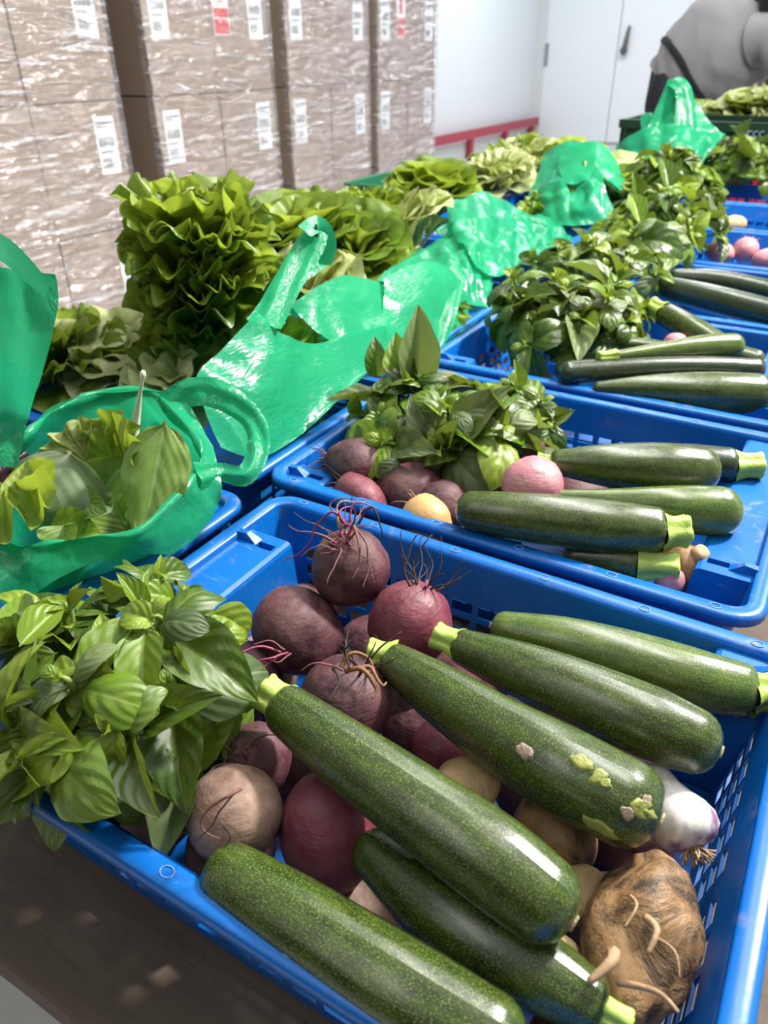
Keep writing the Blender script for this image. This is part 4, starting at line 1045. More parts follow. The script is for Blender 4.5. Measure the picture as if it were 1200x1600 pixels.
# ------------------------------------------------------------------ lettuces
LM = {}
def lset(key, mat, **kw): LM[key] = [frill_mesh('lettuce_leaf', s, M[mat], **kw) for s in (1.1, 2.7, 4.4, 6.2)]
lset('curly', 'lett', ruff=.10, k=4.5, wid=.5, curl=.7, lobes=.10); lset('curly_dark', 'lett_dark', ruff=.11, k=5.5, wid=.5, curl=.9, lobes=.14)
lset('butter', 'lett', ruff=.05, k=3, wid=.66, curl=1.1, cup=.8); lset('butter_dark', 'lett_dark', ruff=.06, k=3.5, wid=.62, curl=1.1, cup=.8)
lset('pale', 'lett_pale', ruff=.06, k=4, wid=.68, curl=1.5, cup=.9); lset('frisee', 'lett_pale', ruff=.12, k=6, wid=.45, curl=1.2, lobes=.25)
lset('bronze', 'lett_red', ruff=.08, k=5, wid=.55, curl=1.0)
def lettuce(label, base, axis, R, n, kinds, seed, inc=(4, 80), group='loose lettuce heads', squash=1.0, grow=(.6, 1.0), rise=.02):
    rnd = random.Random(seed); t = thing('lettuce', label, 'lettuce', base, group)
    ax = V(axis).normalized(); e1 = ax.orthogonal().normalized(); e2 = ax.cross(e1); base = V(base)
    for k in range(n):
        f = (k+.5)/n; a = k*2.39996+rnd.uniform(-.2, .2); ic = radians(inc[0]+(inc[1]-inc[0])*f**.8+rnd.uniform(-6, 6))
        Rd = e1*cos(a)+e2*sin(a); d = ax*cos(ic)+Rd*sin(ic); nrm = ax*sin(ic)-Rd*cos(ic)
        L = R*(grow[0]+(grow[1]-grow[0])*(1-abs(f-.55)))*rnd.uniform(.88, 1.1)
        put_leaf(t, rnd.choice(LM[rnd.choice(kinds)]), base+Rd*.012*f+ax*rise*rnd.random(), d, nrm, L)
    b = MB(); b.tube([base-ax*.02, base, base+ax*.03], [.016, .02, .012], 10); wobj('stalk', b.v, b.f, M['white_rib'], t)
    return t
tb = at_y(335, 600, .87)
lettuce('tall curly green lettuce standing upright behind the open bag', tb, at_y(312, 400, .86)-tb, .165, 95, ['curly', 'curly_dark', 'curly_dark'], 31, (2, 60), grow=(.55, .95), rise=.19)
tl = bpy.data.objects['lettuce']
for (a_, b_, k_) in (((300, 370, .88), (290, 283, .87), 1), ((340, 380, .88), (330, 305, .88), 2), ((270, 400, .87), (238, 330, .86), 0), ((370, 420, .88), (398, 345, .88), 3)):
    A, B_ = at_y(*a_), at_y(*b_); put_leaf(tl, LM['curly'][k_], A, B_-A, V((.5, -1, .2)), (B_-A).length*1.15)
lettuce('pale brownish lettuce head lying flat, left of the tall curly one', at(215, 600, -.03), V((.1, -.3, 1)), .13, 22, ['pale'], 32, (10, 85))
lettuce('green curly lettuce at far left, behind the open bag', at(110, 600, -.03), V((-.1, -.2, 1)), .14, 24, ['butter', 'curly_dark', 'pale'], 33, (8, 85))
lettuce('dull frilly lettuce at the foot of the tall curly one', at(285, 625, -.02), V((.3, -.3, 1)), .11, 18, ['pale', 'curly_dark'], 34, (10, 85))
lettuce('butterhead lettuce rising behind the second bag handle', at(470, 425, .0), V((.0, -.2, 1)), .20, 26, ['butter', 'butter_dark'], 35, (5, 80))
lettuce('green butterhead between the second bag handle and the pale lettuce', at(555, 430, -.01), V((.3, -.3, 1)), .17, 22, ['butter', 'butter_dark'], 36, (5, 85))
lettuce('brownish pale lettuce in the third crate on the left', at(500, 478, -.02), V((0, -.4, 1)), .14, 16, ['pale', 'bronze'], 37, (10, 85))
lettuce('small dark lettuce against the third pallet', at(590, 370, .0), V((0, 0, 1)), .15, 20, ['curly_dark', 'butter_dark'], 38, (5, 80))
lettuce('cream coloured lettuce lying on its side in the fourth crate', at(655, 398, .0), V((-.6, -.2, .8)), .17, 22, ['pale'], 39, (10, 85))
lettuce('dark green lettuce beside the shiny bag, in front of the farthest pallet', at(672, 345, .0), V((.1, -.1, 1)), .20, 22, ['butter', 'butter_dark'], 40, (4, 70))
lettuce('frilly pale lettuce near the far end of the left row', at(775, 308, .0), V((-.1, -.2, 1)), .17, 22, ['frisee', 'pale'], 41, (8, 85))
lettuce('curly lettuce left of the torn bag', at(812, 295, .0), V((-.2, -.1, 1)), .20, 24, ['frisee', 'curly_dark'], 42, (5, 80))
lettuce('pale lettuce between the torn bag and the basil', at(955, 330, .0), V((.2, -.2, 1)), .19, 20, ['pale', 'butter'], 43, (8, 85))
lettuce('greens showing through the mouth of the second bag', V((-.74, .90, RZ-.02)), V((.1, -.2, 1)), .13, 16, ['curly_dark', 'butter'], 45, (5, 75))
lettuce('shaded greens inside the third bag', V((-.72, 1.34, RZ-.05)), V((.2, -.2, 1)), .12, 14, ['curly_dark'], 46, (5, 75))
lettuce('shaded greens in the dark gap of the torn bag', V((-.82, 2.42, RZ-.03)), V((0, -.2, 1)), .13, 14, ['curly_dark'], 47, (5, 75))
lettuce('small green lettuce behind the torn bag', at(890, 285, .0), V((-.1, 0, 1)), .18, 18, ['frisee', 'butter'], 44, (5, 80))

# loose leaves in the open bag
def loose(name, label, base, tip, nrm, W, mat, cup=.3, droop=.6, seed=1, curly=False, nu=30, rib=False, wave=.05):
    base, tip = V(base), V(tip); L = (tip-base).length
    t = thing(name, label, 'leaf', base, 'loose salad leaves in the open bag')
    if curly: me = frill_mesh(name, seed, M[mat], wid=W/L, ruff=.14, k=5, curl=droop, cup=cup)
    else: me = basil_mesh(name, cup, droop, seed, M[mat], wid=W/L, nu=nu, nv=8, nvein=6, skew=.55, bul=.016, wave=wave)
    put_leaf(t, me, base, tip-base, nrm, L*1.05, 'blade')
    if rib:
        d = (tip-base); n = (V(nrm)-d*V(nrm).dot(d)/d.length_squared).normalized(); b = MB()
        b.tube([base-d*.05, base+d*.25+n*.012, base+d*.55+n*.008], [.004, .0028, .0012], 7); wobj('midrib', b.v, b.f, M['white_rib'], t)
    return t
loose('salad_leaf', 'upright oval green leaf with pale midrib at the right of the open bag', at(258, 658, .135), at(228, 842, .02), TOCAM+V((.2, 0, 0)), .034, 'chard', -.2, .15, 2)
loose('salad_leaf', 'broad grey green toothed leaf folded over the open bag contents', at(110, 705, .105), at(48, 812, .055), TOCAM, .058, 'chard_grey', -.5, .7, 3, wave=.10)
loose('salad_leaf', 'bright yellow green frilly leaf at the back of the open bag', at(185, 745, .06), at(165, 665, .115), TOCAM, .05, 'lett', .3, .5, 4, True)
loose('salad_leaf', 'second yellow green frilly leaf beside the pale stalk', at(200, 745, .06), at(215, 650, .13), TOCAM+V((-.5, 0, 0)), .04, 'lett', .3, .4, 9, True)
loose('salad_leaf', 'light green leaf along the left front lip of the open bag', at(5, 745, .07), at(40, 870, .055), TOCAM+V((.6, 0, .2)), .036, 'lett', .5, .3, 5, True)
loose('salad_leaf', 'bronze tinged leaf behind the grey toothed leaf', at(140, 730, .08), at(105, 672, .11), TOCAM, .030, 'lett_red', .4, .6, 6, True)
loose('salad_leaf', 'small wilted leaf curling in front of the grey toothed leaf', at(100, 820, .05), at(95, 862, .035), TOCAM, .022, 'chard', .6, 1.4, 7)
loose('salad_leaf', 'narrow green leaf pointing right below the toothed leaf', at(120, 775, .06), at(165, 800, .05), TOCAM, .018, 'chard', .2, .5, 8)
loose('salad_leaf', 'dark green leaf low in the open bag, near its front lip', at(80, 850, .03), at(165, 830, .03), TOCAM, .034, 'lett_dark', .6, 1.2, 10)
loose('salad_leaf', 'pale green leaf folded behind the toothed leaf, at left', at(70, 770, .07), at(35, 720, .1), TOCAM, .034, 'lett', .6, .9, 11)
loose('salad_leaf', 'wide green leaf folded in the middle of the open bag', at(160, 770, .05), at(200, 715, .09), TOCAM, .03, 'chard', .8, .9, 12)
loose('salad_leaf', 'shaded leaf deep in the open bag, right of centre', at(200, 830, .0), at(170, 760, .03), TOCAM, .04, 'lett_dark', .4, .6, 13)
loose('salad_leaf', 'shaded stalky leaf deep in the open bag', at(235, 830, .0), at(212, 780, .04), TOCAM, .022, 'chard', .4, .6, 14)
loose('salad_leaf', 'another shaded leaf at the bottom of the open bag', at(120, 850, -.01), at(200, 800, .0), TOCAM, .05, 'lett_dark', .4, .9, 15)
loose('purple_leaf', 'dark purple leaf at the left edge of the open bag', at(-25, 760, .07), at(42, 700, .09), TOCAM, .028, 'purple', .5, .8, 16)
q = [at(206, 712, .09), at(212, 660, .125), at(218, 620, .155), at(224, 580, .185)]
ps = thing('pale_stalk', 'pale upright leaf stalk standing out of the open bag', 'stalk', q[0], 'loose salad leaves in the open bag')
b = MB(); cp = cat([tuple(p) for p in q], 5); b.tube(cp, [.0034+.0014*sin(i*.4) for i in range(len(cp)-2)]+[.0035, .002], 8); wobj('stalk', b.v, b.f, M['white_rib'], ps)
# ------------------------------------------------------------------ green carrier bags
def crum(p, sd, a):
    """sharp pulled creases: folded ridges at three sizes"""
    q = V(p); w_ = V((nz(q, 9, sd), nz(q, 9, sd+1), nz(q, 9, sd+2)))*.035
    r1 = 1-abs(nz(q+w_, 13, sd+3))*2.4; r2 = 1-abs(nz(q+w_, 31, sd+4))*2.2; r3 = abs(nz(q+w_, 70, sd+5))
    return a*(.85*max(r1, -.3)+.24*max(r2, -.3)-.10*r3)
def sheet(rows, sub=8, amp=.005, sd=1, closed=False, pleat=0, freq=1.0):
    """smooth surface through a grid of points, then creased along its normals"""
    if closed: R = [catc(r, sub*len(r)) for r in rows]
    else: R = [cat(r, sub) for r in rows]
    n = len(R[0]); cols = [cat([R[i][k] for i in range(len(R))], sub) for k in range(n)]
    m = len(cols[0]); P = [[V(cols[k][j]) for k in range(n)] for j in range(m)]
    vs = []
    for j in range(m):
        for k in range(n):
            a = P[min(j+1, m-1)][k]-P[max(j-1, 0)][k]
            b = P[j][(k+1) % n if closed else min(k+1, n-1)]-P[j][(k-1) % n if closed else max(k-1, 0)]
            nn = a.cross(b); nn = nn.normalized() if nn.length > 1e-12 else V((0, 0, 1))
            g = pleat*(abs(sin((k/sub*freq+.5*nz((j*.06, k*.05, 0), 1, sd))*pi))-.5)*sin(pi*min(1, .15+.85*j/m)) if pleat else 0
            vs.append(P[j][k]+nn*(crum(P[j][k], sd, amp)+g))
    fs = [(j*n+k, j*n+(k+1) % n, (j+1)*n+(k+1) % n, (j+1)*n+k) for j in range(m-1) for k in range(n if closed else n-1)]
    return vs, fs
def strap(path, widths, sd=1, amp=.003, facing=None, sub=7, nw=8, gather=.25):
    """flat strap along a path; widths in metres; facing = way the flat side looks; gathered into lengthwise pleats"""
    C = cat([(*p, w_) for p, w_ in zip(path, widths)], sub); pts = [V(c[:3]) for c in C]; vs = []
    for i, c in enumerate(C):
        t = (pts[min(i+1, len(C)-1)]-pts[max(i-1, 0)]).normalized(); f = V(facing if facing else TOCAM)
        if callable(facing): f = facing(i/len(C))
        s = t.cross(f); s = s.normalized() if s.length > 1e-6 else t.orthogonal().normalized(); nn = s.cross(t)
        for k in range(nw+1):
            v = 2*k/nw-1; p = pts[i]+s*v*c[3]*.5
            p += nn*(gather*c[3]*.5*(.35*cos(v*5+i*.15)+(.5-v*v)*.5)); p += nn*crum(p, sd, amp); vs.append(p)
    W = nw+1
    return vs, [(i*W+k, i*W+k+1, (i+1)*W+k+1, (i+1)*W+k) for i in range(len(C)-1) for k in range(nw)]
def bag(label, sheets, straps, origin):
    t = thing('carrier_bag', label, 'plastic bag', origin, 'green carrier bags in the left row')
    for i, s in enumerate(sheets): wobj('bag_wall', *s, M['film'], t)
    for s in straps: wobj('handle', *s, M['film_dense'], t)
    return t
# open bag at the left
lip = [(-30, 815, .065), (26, 856, .052), (90, 852, .050), (150, 843, .050), (210, 836, .052), (258, 795, .060), (300, 748, .070), (312, 700, .085), (270, 650, .098), (225, 618, .105), (150, 625, .105), (86, 650, .105), (37, 690, .10), (-30, 735, .085)]
mid = [(-30, 900, .0), (40, 945, -.02), (100, 935, -.025), (165, 915, -.025), (215, 890, -.02), (262, 855, -.005), (310, 800, .010), (325, 745, .025), (280, 715, .02), (225, 700, .02), (150, 705, .02), (86, 720, .02), (37, 750, .02), (-40, 790, .02)]
hem = [(-30, 905, .03), (39, 931, .012), (92, 903, .022), (150, 878, .03), (225, 864, .026), (276, 858, .012), (332, 800, .03), (345, 748, .06), (300, 640, .10), (240, 606, .118), (150, 610, .118), (80, 636, .118), (20, 690, .11), (-45, 760, .09)]
L3 = [at(*p) for p in lip]; M3 = [at(*p) for p in mid]; H3 = [at(*p) for p in hem]
cen = sum(M3, V())/len(M3); B3 = [V((cen.x+(p.x-cen.x)*.75, cen.y+(p.y-cen.y)*.75, TZ+.02)) for p in M3]
over = [a+(b_-a)*.25+V((0, 0, .004)) for a, b_ in zip(L3, H3)]
s1 = sheet([B3, M3, L3, over, H3], 7, .0055, 2, True)
st1 = strap([at(255, 640, .10), at(300, 612, .118), at(352, 622, .115), at(394, 655, .09), at(404, 700, .075), at(384, 742, .06), at(345, 738, .062), (at(305, 745, .072))], [x*.00052 for x in (60, 66, 62, 52, 50, 46, 40, 60)], 5, .0055, None, 8, 10, .35)
st2 = strap([at(0, 730, .09), at_y(8, 640, .42), at_y(14, 545, .42), at_y(22, 470, .425), at_y(20, 420, .43)], [x*.00062 for x in (70, 90, 125, 130, 120)], 7, .005, V((.45, -1, .25)), 8, 10, .25)
st3 = strap([at_y(-20, 380, .432), at_y(10, 392, .425), at_y(45, 425, .42), at_y(74, 456, .415)], [x*.00062 for x in (40, 36, 30, 22)], 8, .001, V((.3, -1, .3)), 4, 3, .1)
bag('open green bag of mixed salad leaves with a looped handle, at left', [s1], [st1, st2, st3], (cen.x, cen.y, TZ+.02))
def ax_(rows): return [[at_x(*p) for p in r] for r in rows]
def closed_body(cx, cy, rx, ry, z0, z1, sd, top=.75, n=14, amp=.006):
    """slack rounded bag body resting in its crate"""
    R = []
    for (f, s) in ((0, .55), (.05, .8), (.35, 1.0), (.7, .96), (1.0, top)):
        R.append([V((cx+rx*s*cos(2*pi*k/n)*(1+.12*nz((cos(2*pi*k/n), sin(2*pi*k/n), f*2), 1.3, sd)), cy+ry*s*sin(2*pi*k/n), z0+(z1-z0)*f*(1+.25*(f > .9)*nz((cos(2*pi*k/n), sin(2*pi*k/n), 0), 1.5, sd+2)))) for k in range(n)])
    return sheet(R, 5, amp, sd, True)
# second bag: tall wall with a folded handle tip
w1 = ax_([[(400, 488, -.66), (440, 522, -.645), (490, 537, -.64), (545, 522, -.64), (606, 508, -.64)], [(345, 548, -.655), (412, 570, -.625), (480, 585, -.615), (540, 570, -.615), (600, 540, -.625)],
          [(305, 598, -.645), (392, 640, -.605), (460, 640, -.595), (530, 610, -.595), (588, 570, -.605)], [(345, 700, -.60), (400, 716, -.583), (455, 690, -.578), (522, 635, -.578), (572, 590, -.585)]])
w2 = ax_([[(452, 478, -.69), (497, 447, -.70), (537, 432, -.71), (580, 437, -.71), (610, 458, -.70)], [(468, 498, -.68), (502, 488, -.675), (540, 480, -.675), (582, 478, -.68), (610, 485, -.675)], [(492, 520, -.66), (515, 532, -.645), (545, 524, -.645), (580, 518, -.645), (606, 510, -.64)]])
w3 = ax_([[(410, 476, -.80), (470, 480, -.82), (540, 470, -.82), (600, 465, -.76)], [(360, 560, -.84), (450, 560, -.86), (540, 540, -.85), (600, 510, -.72)], [(310, 640, -.83), (420, 650, -.85), (520, 620, -.83), (580, 570, -.72)]])
h1 = strap([at_x(412, 508, -.655), at_x(432, 474, -.672), at_x(458, 428, -.685), at_x(484, 384, -.69), at_x(497, 360, -.69)], [x*.00098 for x in (50, 46, 44, 44, 34)], 11, .003, None, 8, 9, .2)
h2 = strap([at_x(476, 362, -.69), at_x(496, 352, -.688), at_x(509, 380, -.685), at_x(508, 414, -.683)], [x*.00098 for x in (26, 30, 34, 20)], 12, .001, None, 5, 4, .1)
h3 = strap([at_x(500, 408, -.70), at_x(466, 430, -.70), at_x(436, 462, -.69), at_x(424, 505, -.67)], [x*.00098 for x in (30, 30, 26, 40)], 13, .003, None, 7, 7, .3)
bag('green bag with a tall folded handle tip, in front of the curly lettuces', [sheet(w1, 10, .0045, 21), sheet(w2, 9, .005, 22), sheet(w3, 8, .006, 23)], [h1, h2, h3], (-.7, .86, TZ+.02))
# third bag
w1 = ax_([[(600, 436, -.70), (640, 416, -.69), (672, 410, -.68), (702, 420, -.67), (724, 445, -.66)], [(598, 482, -.67), (640, 470, -.655), (680, 460, -.645), (712, 468, -.64), (730, 490, -.635)], [(590, 522, -.64), (632, 522, -.63), (672, 515, -.62), (706, 500, -.62), (738, 500, -.615)], [(588, 560, -.62), (624, 572, -.605), (662, 556, -.6), (704, 530, -.6), (752, 500, -.6)]])
w2 = ax_([[(588, 438, -.80), (645, 400, -.82), (698, 373, -.82), (742, 377, -.78), (764, 415, -.70)], [(630, 450, -.76), (662, 425, -.74), (705, 402, -.73), (742, 402, -.70), (764, 440, -.66)], [(690, 450, -.68), (700, 440, -.68), (722, 436, -.67), (745, 440, -.655), (764, 462, -.635)], [(715, 490, -.64), (722, 480, -.64), (738, 478, -.63), (752, 480, -.62), (762, 488, -.61)]])
w3 = ax_([[(590, 440, -.81), (650, 402, -.83), (700, 376, -.83)], [(600, 480, -.86), (660, 440, -.88), (720, 410, -.86)], [(610, 520, -.84), (670, 480, -.86), (730, 440, -.84)]])
bag('crumpled green bag third from the front, smooth panel facing the camera', [sheet(w1, 8, .0045, 31), sheet(w2, 12, .011, 32, pleat=.007, freq=1.5), sheet(w3, 7, .006, 33)], [strap([at_x(716, 440, -.665), at_x(704, 470, -.63), at_x(690, 520, -.61), at_x(678, 548, -.6)], [.02, .035, .03, .02], 34, .003)], (-.75, 1.32, TZ+.02))
# fourth bag
w1 = ax_([[(700, 340, -.86), (738, 306, -.88), (780, 316, -.87), (822, 336, -.84), (862, 346, -.78), (890, 372, -.72)], [(706, 362, -.80), (746, 342, -.78), (790, 350, -.77), (830, 360, -.75), (866, 364, -.72), (890, 384, -.68)], [(724, 390, -.72), (756, 385, -.71), (795, 392, -.70), (832, 388, -.69), (862, 384, -.67), (888, 394, -.645)], [(744, 420, -.66), (776, 434, -.64), (812, 422, -.64), (842, 404, -.64), (866, 396, -.635), (886, 400, -.63)]])
w2 = ax_([[(695, 318, -.92), (712, 312, -.93), (730, 316, -.93)], [(700, 334, -.90), (716, 332, -.90), (736, 330, -.90)], [(712, 352, -.86), (730, 350, -.86), (750, 344, -.86)]])
bag('glossy crumpled green bag fourth from the front, deep pleats', [sheet(w1, 12, .013, 41, pleat=.009, freq=1.3), sheet(w2, 7, .004, 42)], [strap([at_x(690, 372, -.84), at_x(720, 362, -.82), at_x(750, 366, -.78)], [.05, .06, .05], 43, .005)], (-.8, 1.85, TZ+.02))
# fifth bag: torn open, two points
def ay_(rows): return [[at_y(*p) for p in r] for r in rows]
w1 = ay_([[(815, 330, 2.42), (842, 298, 2.40), (870, 284, 2.38), (893, 305, 2.34), (912, 288, 2.36), (932, 262, 2.40)], [(812, 350, 2.36), (842, 330, 2.33), (872, 318, 2.31), (896, 325, 2.29), (922, 312, 2.30), (948, 308, 2.34)], [(818, 374, 2.26), (846, 362, 2.25), (874, 354, 2.25), (902, 352, 2.25), (932, 350, 2.27), (962, 352, 2.30)]])
w2 = ay_([[(850, 240, 2.72), (890, 222, 2.70), (918, 228, 2.68)], [(840, 276, 2.60), (876, 262, 2.58), (905, 262, 2.56)], [(822, 320, 2.46), (852, 298, 2.44), (884, 290, 2.42)]])
w3 = ay_([[(880, 238, 2.66), (925, 222, 2.64), (952, 240, 2.62), (976, 280, 2.56)], [(872, 262, 2.55), (920, 254, 2.54), (950, 268, 2.52), (974, 288, 2.50)], [(884, 290, 2.44), (920, 284, 2.45), (948, 284, 2.46), (970, 300, 2.44)]])
bag('torn green bag with a dark gap in it, fifth from the front', [sheet(w1, 10, .013, 51, pleat=.005, freq=1.1), sheet(w2, 8, .008, 52), sheet(w3, 8, .007, 53)], [], (-.8, 2.3, TZ+.02))
# sixth bag: big, knotted handle standing up
w1 = ay_([[(962, 230, 3.16), (1000, 208, 3.14), (1040, 196, 3.12), (1080, 200, 3.14), (1132, 212, 3.20)], [(962, 252, 3.10), (1005, 234, 3.06), (1045, 226, 3.04), (1085, 226, 3.06), (1112, 232, 3.12)], [(970, 272, 3.04), (1008, 264, 3.0), (1045, 258, 3.0), (1080, 252, 3.02), (1098, 250, 3.06)], [(985, 296, 2.99), (1012, 292, 2.97), (1045, 286, 2.97), (1075, 276, 3.0), (1090, 270, 3.03)]])
w2 = ay_([[(1040, 168, 3.20), (1066, 158, 3.20), (1092, 162, 3.22)], [(1034, 188, 3.17), (1066, 182, 3.17), (1108, 188, 3.20)], [(1030, 208, 3.14), (1070, 206, 3.14), (1130, 214, 3.20)]])
w3 = ay_([[(1000, 184, 3.18), (1014, 176, 3.18), (1028, 190, 3.17)], [(1003, 202, 3.16), (1022, 200, 3.15), (1042, 206, 3.14)], [(1008, 216, 3.12), (1030, 216, 3.10), (1052, 222, 3.09)]])
h1 = strap([at_y(1022, 208, 3.14), at_y(1034, 176, 3.17), at_y(1046, 145, 3.19), at_y(1054, 127, 3.20)], [.06, .05, .045, .05], 64, .004)
h2 = strap([at_y(1050, 126, 3.20), at_y(1066, 136, 3.18), at_y(1071, 165, 3.16), at_y(1070, 208, 3.12)], [.05, .06, .07, .09], 65, .004)
bag('big green bag with its handles pulled up to a point, by the dark green crate', [sheet(w1, 10, .014, 61, pleat=.006, freq=1.1), sheet(w2, 8, .009, 62), sheet(w3, 7, .004, 63)], [h1, h2], (-.75, 3.1, TZ+.02))

# ------------------------------------------------------------------ far end: dark crates, person
def box_crate(name, label, x0, y0, wx, dy, z0, h, mat, group=None):
    t = thing(name, label, 'crate', (x0+wx/2, y0+dy/2, z0), group)
    T = .012
    b = MB(); x1, y1, z1 = x0+wx, y0+dy, z0+h
    b.box((x0, y0, z0+.0), (x1, y1, z0+.01))
    b.box((x0+.008, y0+.008, z0+.01), (x1-.008, y0+.008+T, z1-.03)); b.box((x0+.008, y1-.008-T, z0+.01), (x1-.008, y1-.008, z1-.03))
    b.box((x0+.008, y0+.02, z0+.01), (x0+.008+T, y1-.02, z1-.03)); b.box((x1-.008-T, y0+.02, z0+.01), (x1-.008, y1-.02, z1-.03))
    for k in range(7):
        x = x0+.03+(wx-.06)*k/6; b.box((x-.006, y0, z0+.01), (x+.006, y0+.008, z1-.03))
    wobj('body', b.v, b.f, mat, t, smooth=False)
    b = MB(); r = .026
    for (a, c) in (((x0, y0, z1-.032), (x1, y0+r, z1)), ((x0, y1-r, z1-.032), (x1, y1, z1)), ((x0, y0+r, z1-.032), (x0+r, y1-r, z1)), ((x1-r, y0+r, z1-.032), (x1, y1-r, z1))): b.box(a, c)
    wobj('rim', b.v, b.f, mat, t, smooth=False)
    return t
g0 = at_y(968, 186, 3.52)
ZG = g0.z
dg = box_crate('deep_crate', 'dark green deep crate with pale printed marks, at upper right', g0.x, 3.52, .60, .40, TZ+.185, ZG-TZ-.185, M['dgcrate'])
box_crate('deep_crate', 'red crate underneath the dark green one, at the right edge', g0.x, 3.52, .60, .40, TZ+.001, .183, M['redplastic'])
box_crate('deep_crate', 'dark green crate behind, heaped with pale lettuces by the bending person', g0.x+.12, 3.94, .75, .36, TZ+.001, ZG-TZ-.03, M['dgcrate'])
fc = bpy.data.curves.new('printed_mark', 'FONT'); fc.body = 'ccc  a'; fc.size = .05; fc.extrude = .0005; fc.materials.append(m_plain('pale_blue_print', (.16, .24, .36), .6))
fo = bpy.data.objects.new('printed_mark', fc); fm = bpy.data.meshes.new_from_object(fo); bpy.data.objects.remove(fo); o = bpy.data.objects.new('printed_mark', fm); COL.objects.link(o); p = at_y(1165, 214, 3.519); o.parent = dg; o.location = p-WL[dg.name]; o.rotation_euler = (pi/2, 0, 0)
ng = thing('net_crate', 'dark green vented crate behind the lettuces, before the pale floor', 'crate', (-1.56, 3.0, TZ+.001))
for nm, k in (('body', 'body'), ('rim', 'rim')):
    me = CM[k].copy(); me.materials.clear(); me.materials.append(M['netgreen']); link(nm, me, ng)
for (u, v, R, s, kk, lab) in ((1095, 172, .11, 71, ['pale', 'butter'], 'cream lettuce with a green tip in the rear crate, left one'), (1128, 170, .11, 72, ['pale'], 'rear crate lettuce below the person\'s belt strap'), (1165, 165, .15, 73, ['pale', 'butter'], 'pale romaine lying highest in the rear crate'), (1200, 160, .15, 74, ['pale', 'frisee'], 'pale lettuce at the right edge of the rear crate')):
    p = at_y(u, v, 4.12); p.z = max(p.z-.06, TZ+.1); lettuce(lab, p, V((.1, -.2, 1)), R, 16, kk, s, (8, 85))
# the person bending over the far crates
YP = 4.92
per = thing('person', 'person in grey t-shirt and black trousers bending over the far crates, dark hair', 'person', at_y(1040, 150, YP).xy.to_3d()+V((0, 0, .0)))
hip = at_y(1052, 138, YP); che = at_y(1122, 82, YP-.02); nek = at_y(1190, 38, YP-.04); hed = at_y(1222, 12, YP-.10)
def skin(name, verts, edges, radii, mat, parent, sub=2, root=0):
    o0 = WL[parent.name]; me = bpy.data.meshes.new(name); me.from_pydata([tuple(V(p)-o0) for p in verts], edges, []); me.materials.append(mat)
    o = link(name, me, parent); o.modifiers.new('skin', 'SKIN'); me.skin_vertices or me.attributes
    for i, r in enumerate(radii):
        sv = me.skin_vertices[0].data[i]; sv.radius = (r, r) if not hasattr(r, '__len__') else r
        sv.use_root = (i == root)
    o.modifiers['skin'].use_smooth_shade = True
    s = o.modifiers.new('sub', 'SUBSURF'); s.levels = sub; s.render_levels = sub
    return o
sL = nek+V((-.10, .14, -.04)); sR = nek+V((.10, -.12, -.05))
kneeL = V((hip.x-.03, YP+.10, .50)); kneeR = V((hip.x+.06, YP-.10, .50))
eR = sR+V((.16, -.06, -.24)); wR = eR+V((.10, -.10, -.10)); eL = sL+V((.22, -.02, -.24)); wL = eL+V((.10, -.10, -.14))
bv = [hip, hip*.5+che*.5, che, nek, nek*.55+hed*.45, hed+V((0, 0, .02)), hed+V((.05, -.03, -.06)), sL, eL, wL, wL+V((.03, -.06, -.04)), sR, eR, wR, wR+V((.03, -.06, -.04)),
      hip+V((-.02, .10, -.08)), kneeL, V((kneeL.x+.02, kneeL.y+.02, .09)), V((kneeL.x+.13, kneeL.y-.04, .04)), hip+V((.02, -.10, -.08)), kneeR, V((kneeR.x+.02, kneeR.y, .09)), V((kneeR.x+.13, kneeR.y-.06, .04))]
be = [(0, 1), (1, 2), (2, 3), (3, 4), (4, 5), (5, 6), (3, 7), (7, 8), (8, 9), (9, 10), (3, 11), (11, 12), (12, 13), (13, 14), (0, 15), (15, 16), (16, 17), (17, 18), (0, 19), (19, 20), (20, 21), (21, 22)]
br = [.15, .14, .15, .09, .055, .095, .07, .065, .046, .03, .035, .065, .046, .03, .035, .10, .062, .042, .035, .10, .062, .042, .035]
skin('body', bv, be, br, M['skin'], per)
tv = [hip+V((0, 0, .02)), hip+V((-.02, .10, -.10)), kneeL, V((kneeL.x+.02, kneeL.y+.02, .10)), hip+V((.02, -.10, -.10)), kneeR, V((kneeR.x+.02, kneeR.y, .10)), hip*.75+che*.25]
skin('trousers', tv, [(7, 0), (0, 1), (1, 2), (2, 3), (0, 4), (4, 5), (5, 6)], [.185, .135, .085, .06, .135, .085, .06, .16], M['black'], per, root=1)
for k, (kx, ky) in enumerate(((kneeL.x, kneeL.y+.02), (kneeR.x, kneeR.y))):
    b = MB(); b.tube([(kx-.04, ky+.01, .035), (kx+.03, ky, .045), (kx+.12, ky-.05, .04), (kx+.19, ky-.08, .03)], [.035, .045, .042, .025], 10); wobj('shoe', b.v, b.f, M['black'], per)
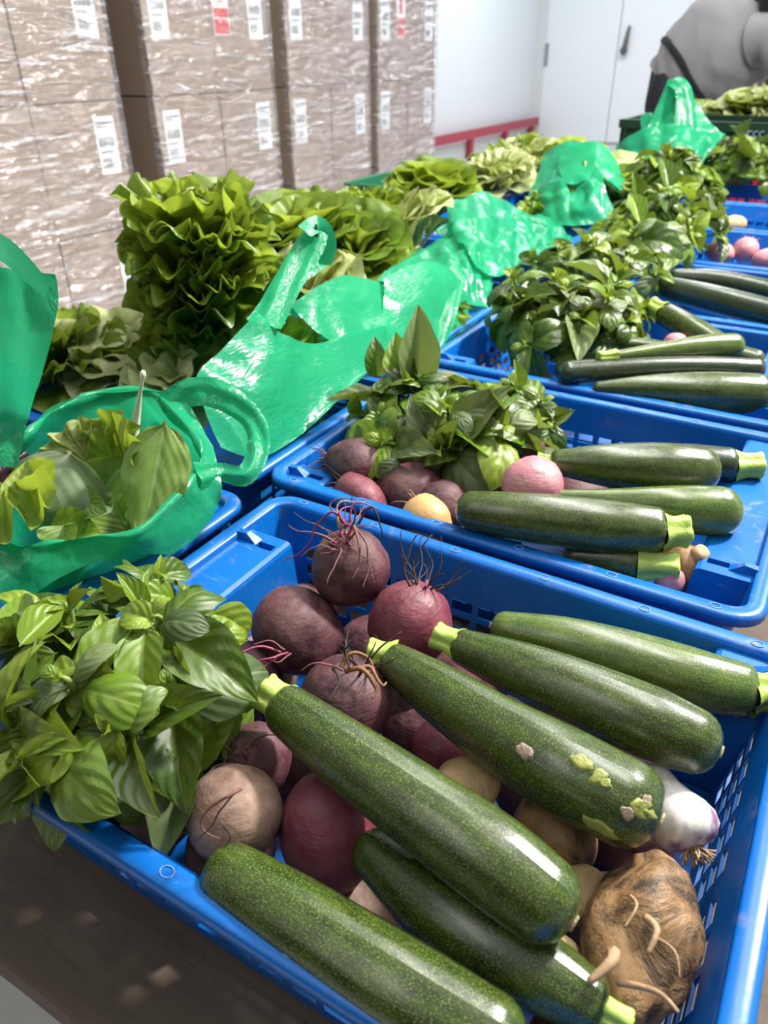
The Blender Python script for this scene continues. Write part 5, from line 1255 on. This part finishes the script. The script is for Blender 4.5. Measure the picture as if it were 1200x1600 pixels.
# t-shirt: one draped surface round the bent trunk with pulled folds
path = cat([(*at_y(1058, 142, YP), .20), (*at_y(1072, 126, YP), .225), (*at_y(1096, 102, YP), .262), (*at_y(1128, 78, YP), .285), (*at_y(1163, 56, YP-.02), .26), (*at_y(1190, 38, YP-.04), .19), (*at_y(1204, 28, YP-.05), .09)], 6)
pts, T, N = frames([p[:3] for p in path]); vs = []; ns = 44
for i, (p, t_, nn) in enumerate(zip(pts, T, N)):
    bb = t_.cross(nn); r = path[i][3]
    for k in range(ns):
        an = 2*pi*k/ns; dirv = nn*cos(an)+bb*sin(an)
        f = 1+.035*sin(k*.9+i*.8+2*nz((k*.2, i*.2, 0), 1, 3))*max(0, 1-i/22)+.05*nz(p+dirv*r, 5, 2)+.055*max(0, nz(V(((p+dirv*r).x*3, (p+dirv*r).y*3, (p+dirv*r).z*14+(p+dirv*r).x*6)), 1, 4))
        sq = 1-.22*abs(bb.dot(dirv))
        vs.append(p+dirv*r*f*sq)
fs = [(i*ns+k, i*ns+(k+1) % ns, (i+1)*ns+(k+1) % ns, (i+1)*ns+k) for i in range(len(pts)-1) for k in range(ns)]
wobj('t_shirt', vs, fs, M['shirt'], per)
for s_, e_ in ((sL, eL), (sR, eR)):
    b = MB(); q = [s_*.7+che*.3, s_, s_+(e_-s_)*.35, s_+(e_-s_)*.75]; b.tube(q, [.13, .115, .10, .095], 16, 0, False); wobj('sleeve', b.v, b.f, M['shirt'], per)
b = MB(); hp = hed+V((0, 0, .05)); vs, fs, *_ = blob(hp, .115, .125, .12, (0, 0, 1), 4, .12, 20, 14); b.add(vs, fs); b.tube([hp+V((-.08, .03, .02)), hp+V((-.14, .06, -.02)), hp+V((-.15, .05, -.10))], [.05, .045, .02], 10)
wobj('hair', b.v, b.f, M['hair'], per)
# waist strap lying round the shirt
i0 = 7; band = []
for k in range(ns+1):
    kk = k % ns; band.append((i0+3.2*sin(2*pi*kk/ns+.6), kk))
sv = []
shirt_vs = [V(x.co) for x in bpy.data.objects['t_shirt'].data.vertices]
o0 = WL[per.name]
for (i, kk) in band:
    f = i-int(i); i = int(i); a = shirt_vs[i*ns+kk]*(1-f)+shirt_vs[(i+1)*ns+kk]*f+o0; c = V(path[i][:3])*(1-f)+V(path[i+1][:3])*f; d = (a-c).normalized(); t_ = T[i]
    sv += [a+d*.004-t_*.018, a+d*.012, a+d*.004+t_*.018]
sf = []
for k in range(len(band)-1):
    for j in range(2): sf.append((k*3+j, k*3+j+1, k*3+j+4, k*3+j+3))
wobj('waist_strap', sv, sf, M['black'], per)

# small dark insect sitting on the handle tip of the second bag
ip = at_x(494, 361, -.683)
ins = thing('insect', 'tiny dark insect sitting on the folded handle tip of the second bag', 'insect', ip)
b = MB(); u_ = V((0, 0, 1)); b.tube([ip-u_*.009, ip-u_*.004, ip+u_*.003, ip+u_*.007, ip+u_*.010], [.001, .0022, .0024, .0018, .0012], 8); wobj('body', b.v, b.f, M['black'], ins)
for s_ in (-1, 1):
    b = MB(); q = ip+u_*.004; r_ = V((.86, .5, 0))*s_
    b.add([q, q+r_*.003-u_*.006, q+r_*.0045-u_*.012, q+r_*.0015-u_*.013, q-u_*.006], [(0, 1, 2, 3, 4)]); wobj('wing', b.v, b.f, M['joint'], ins, smooth=False)
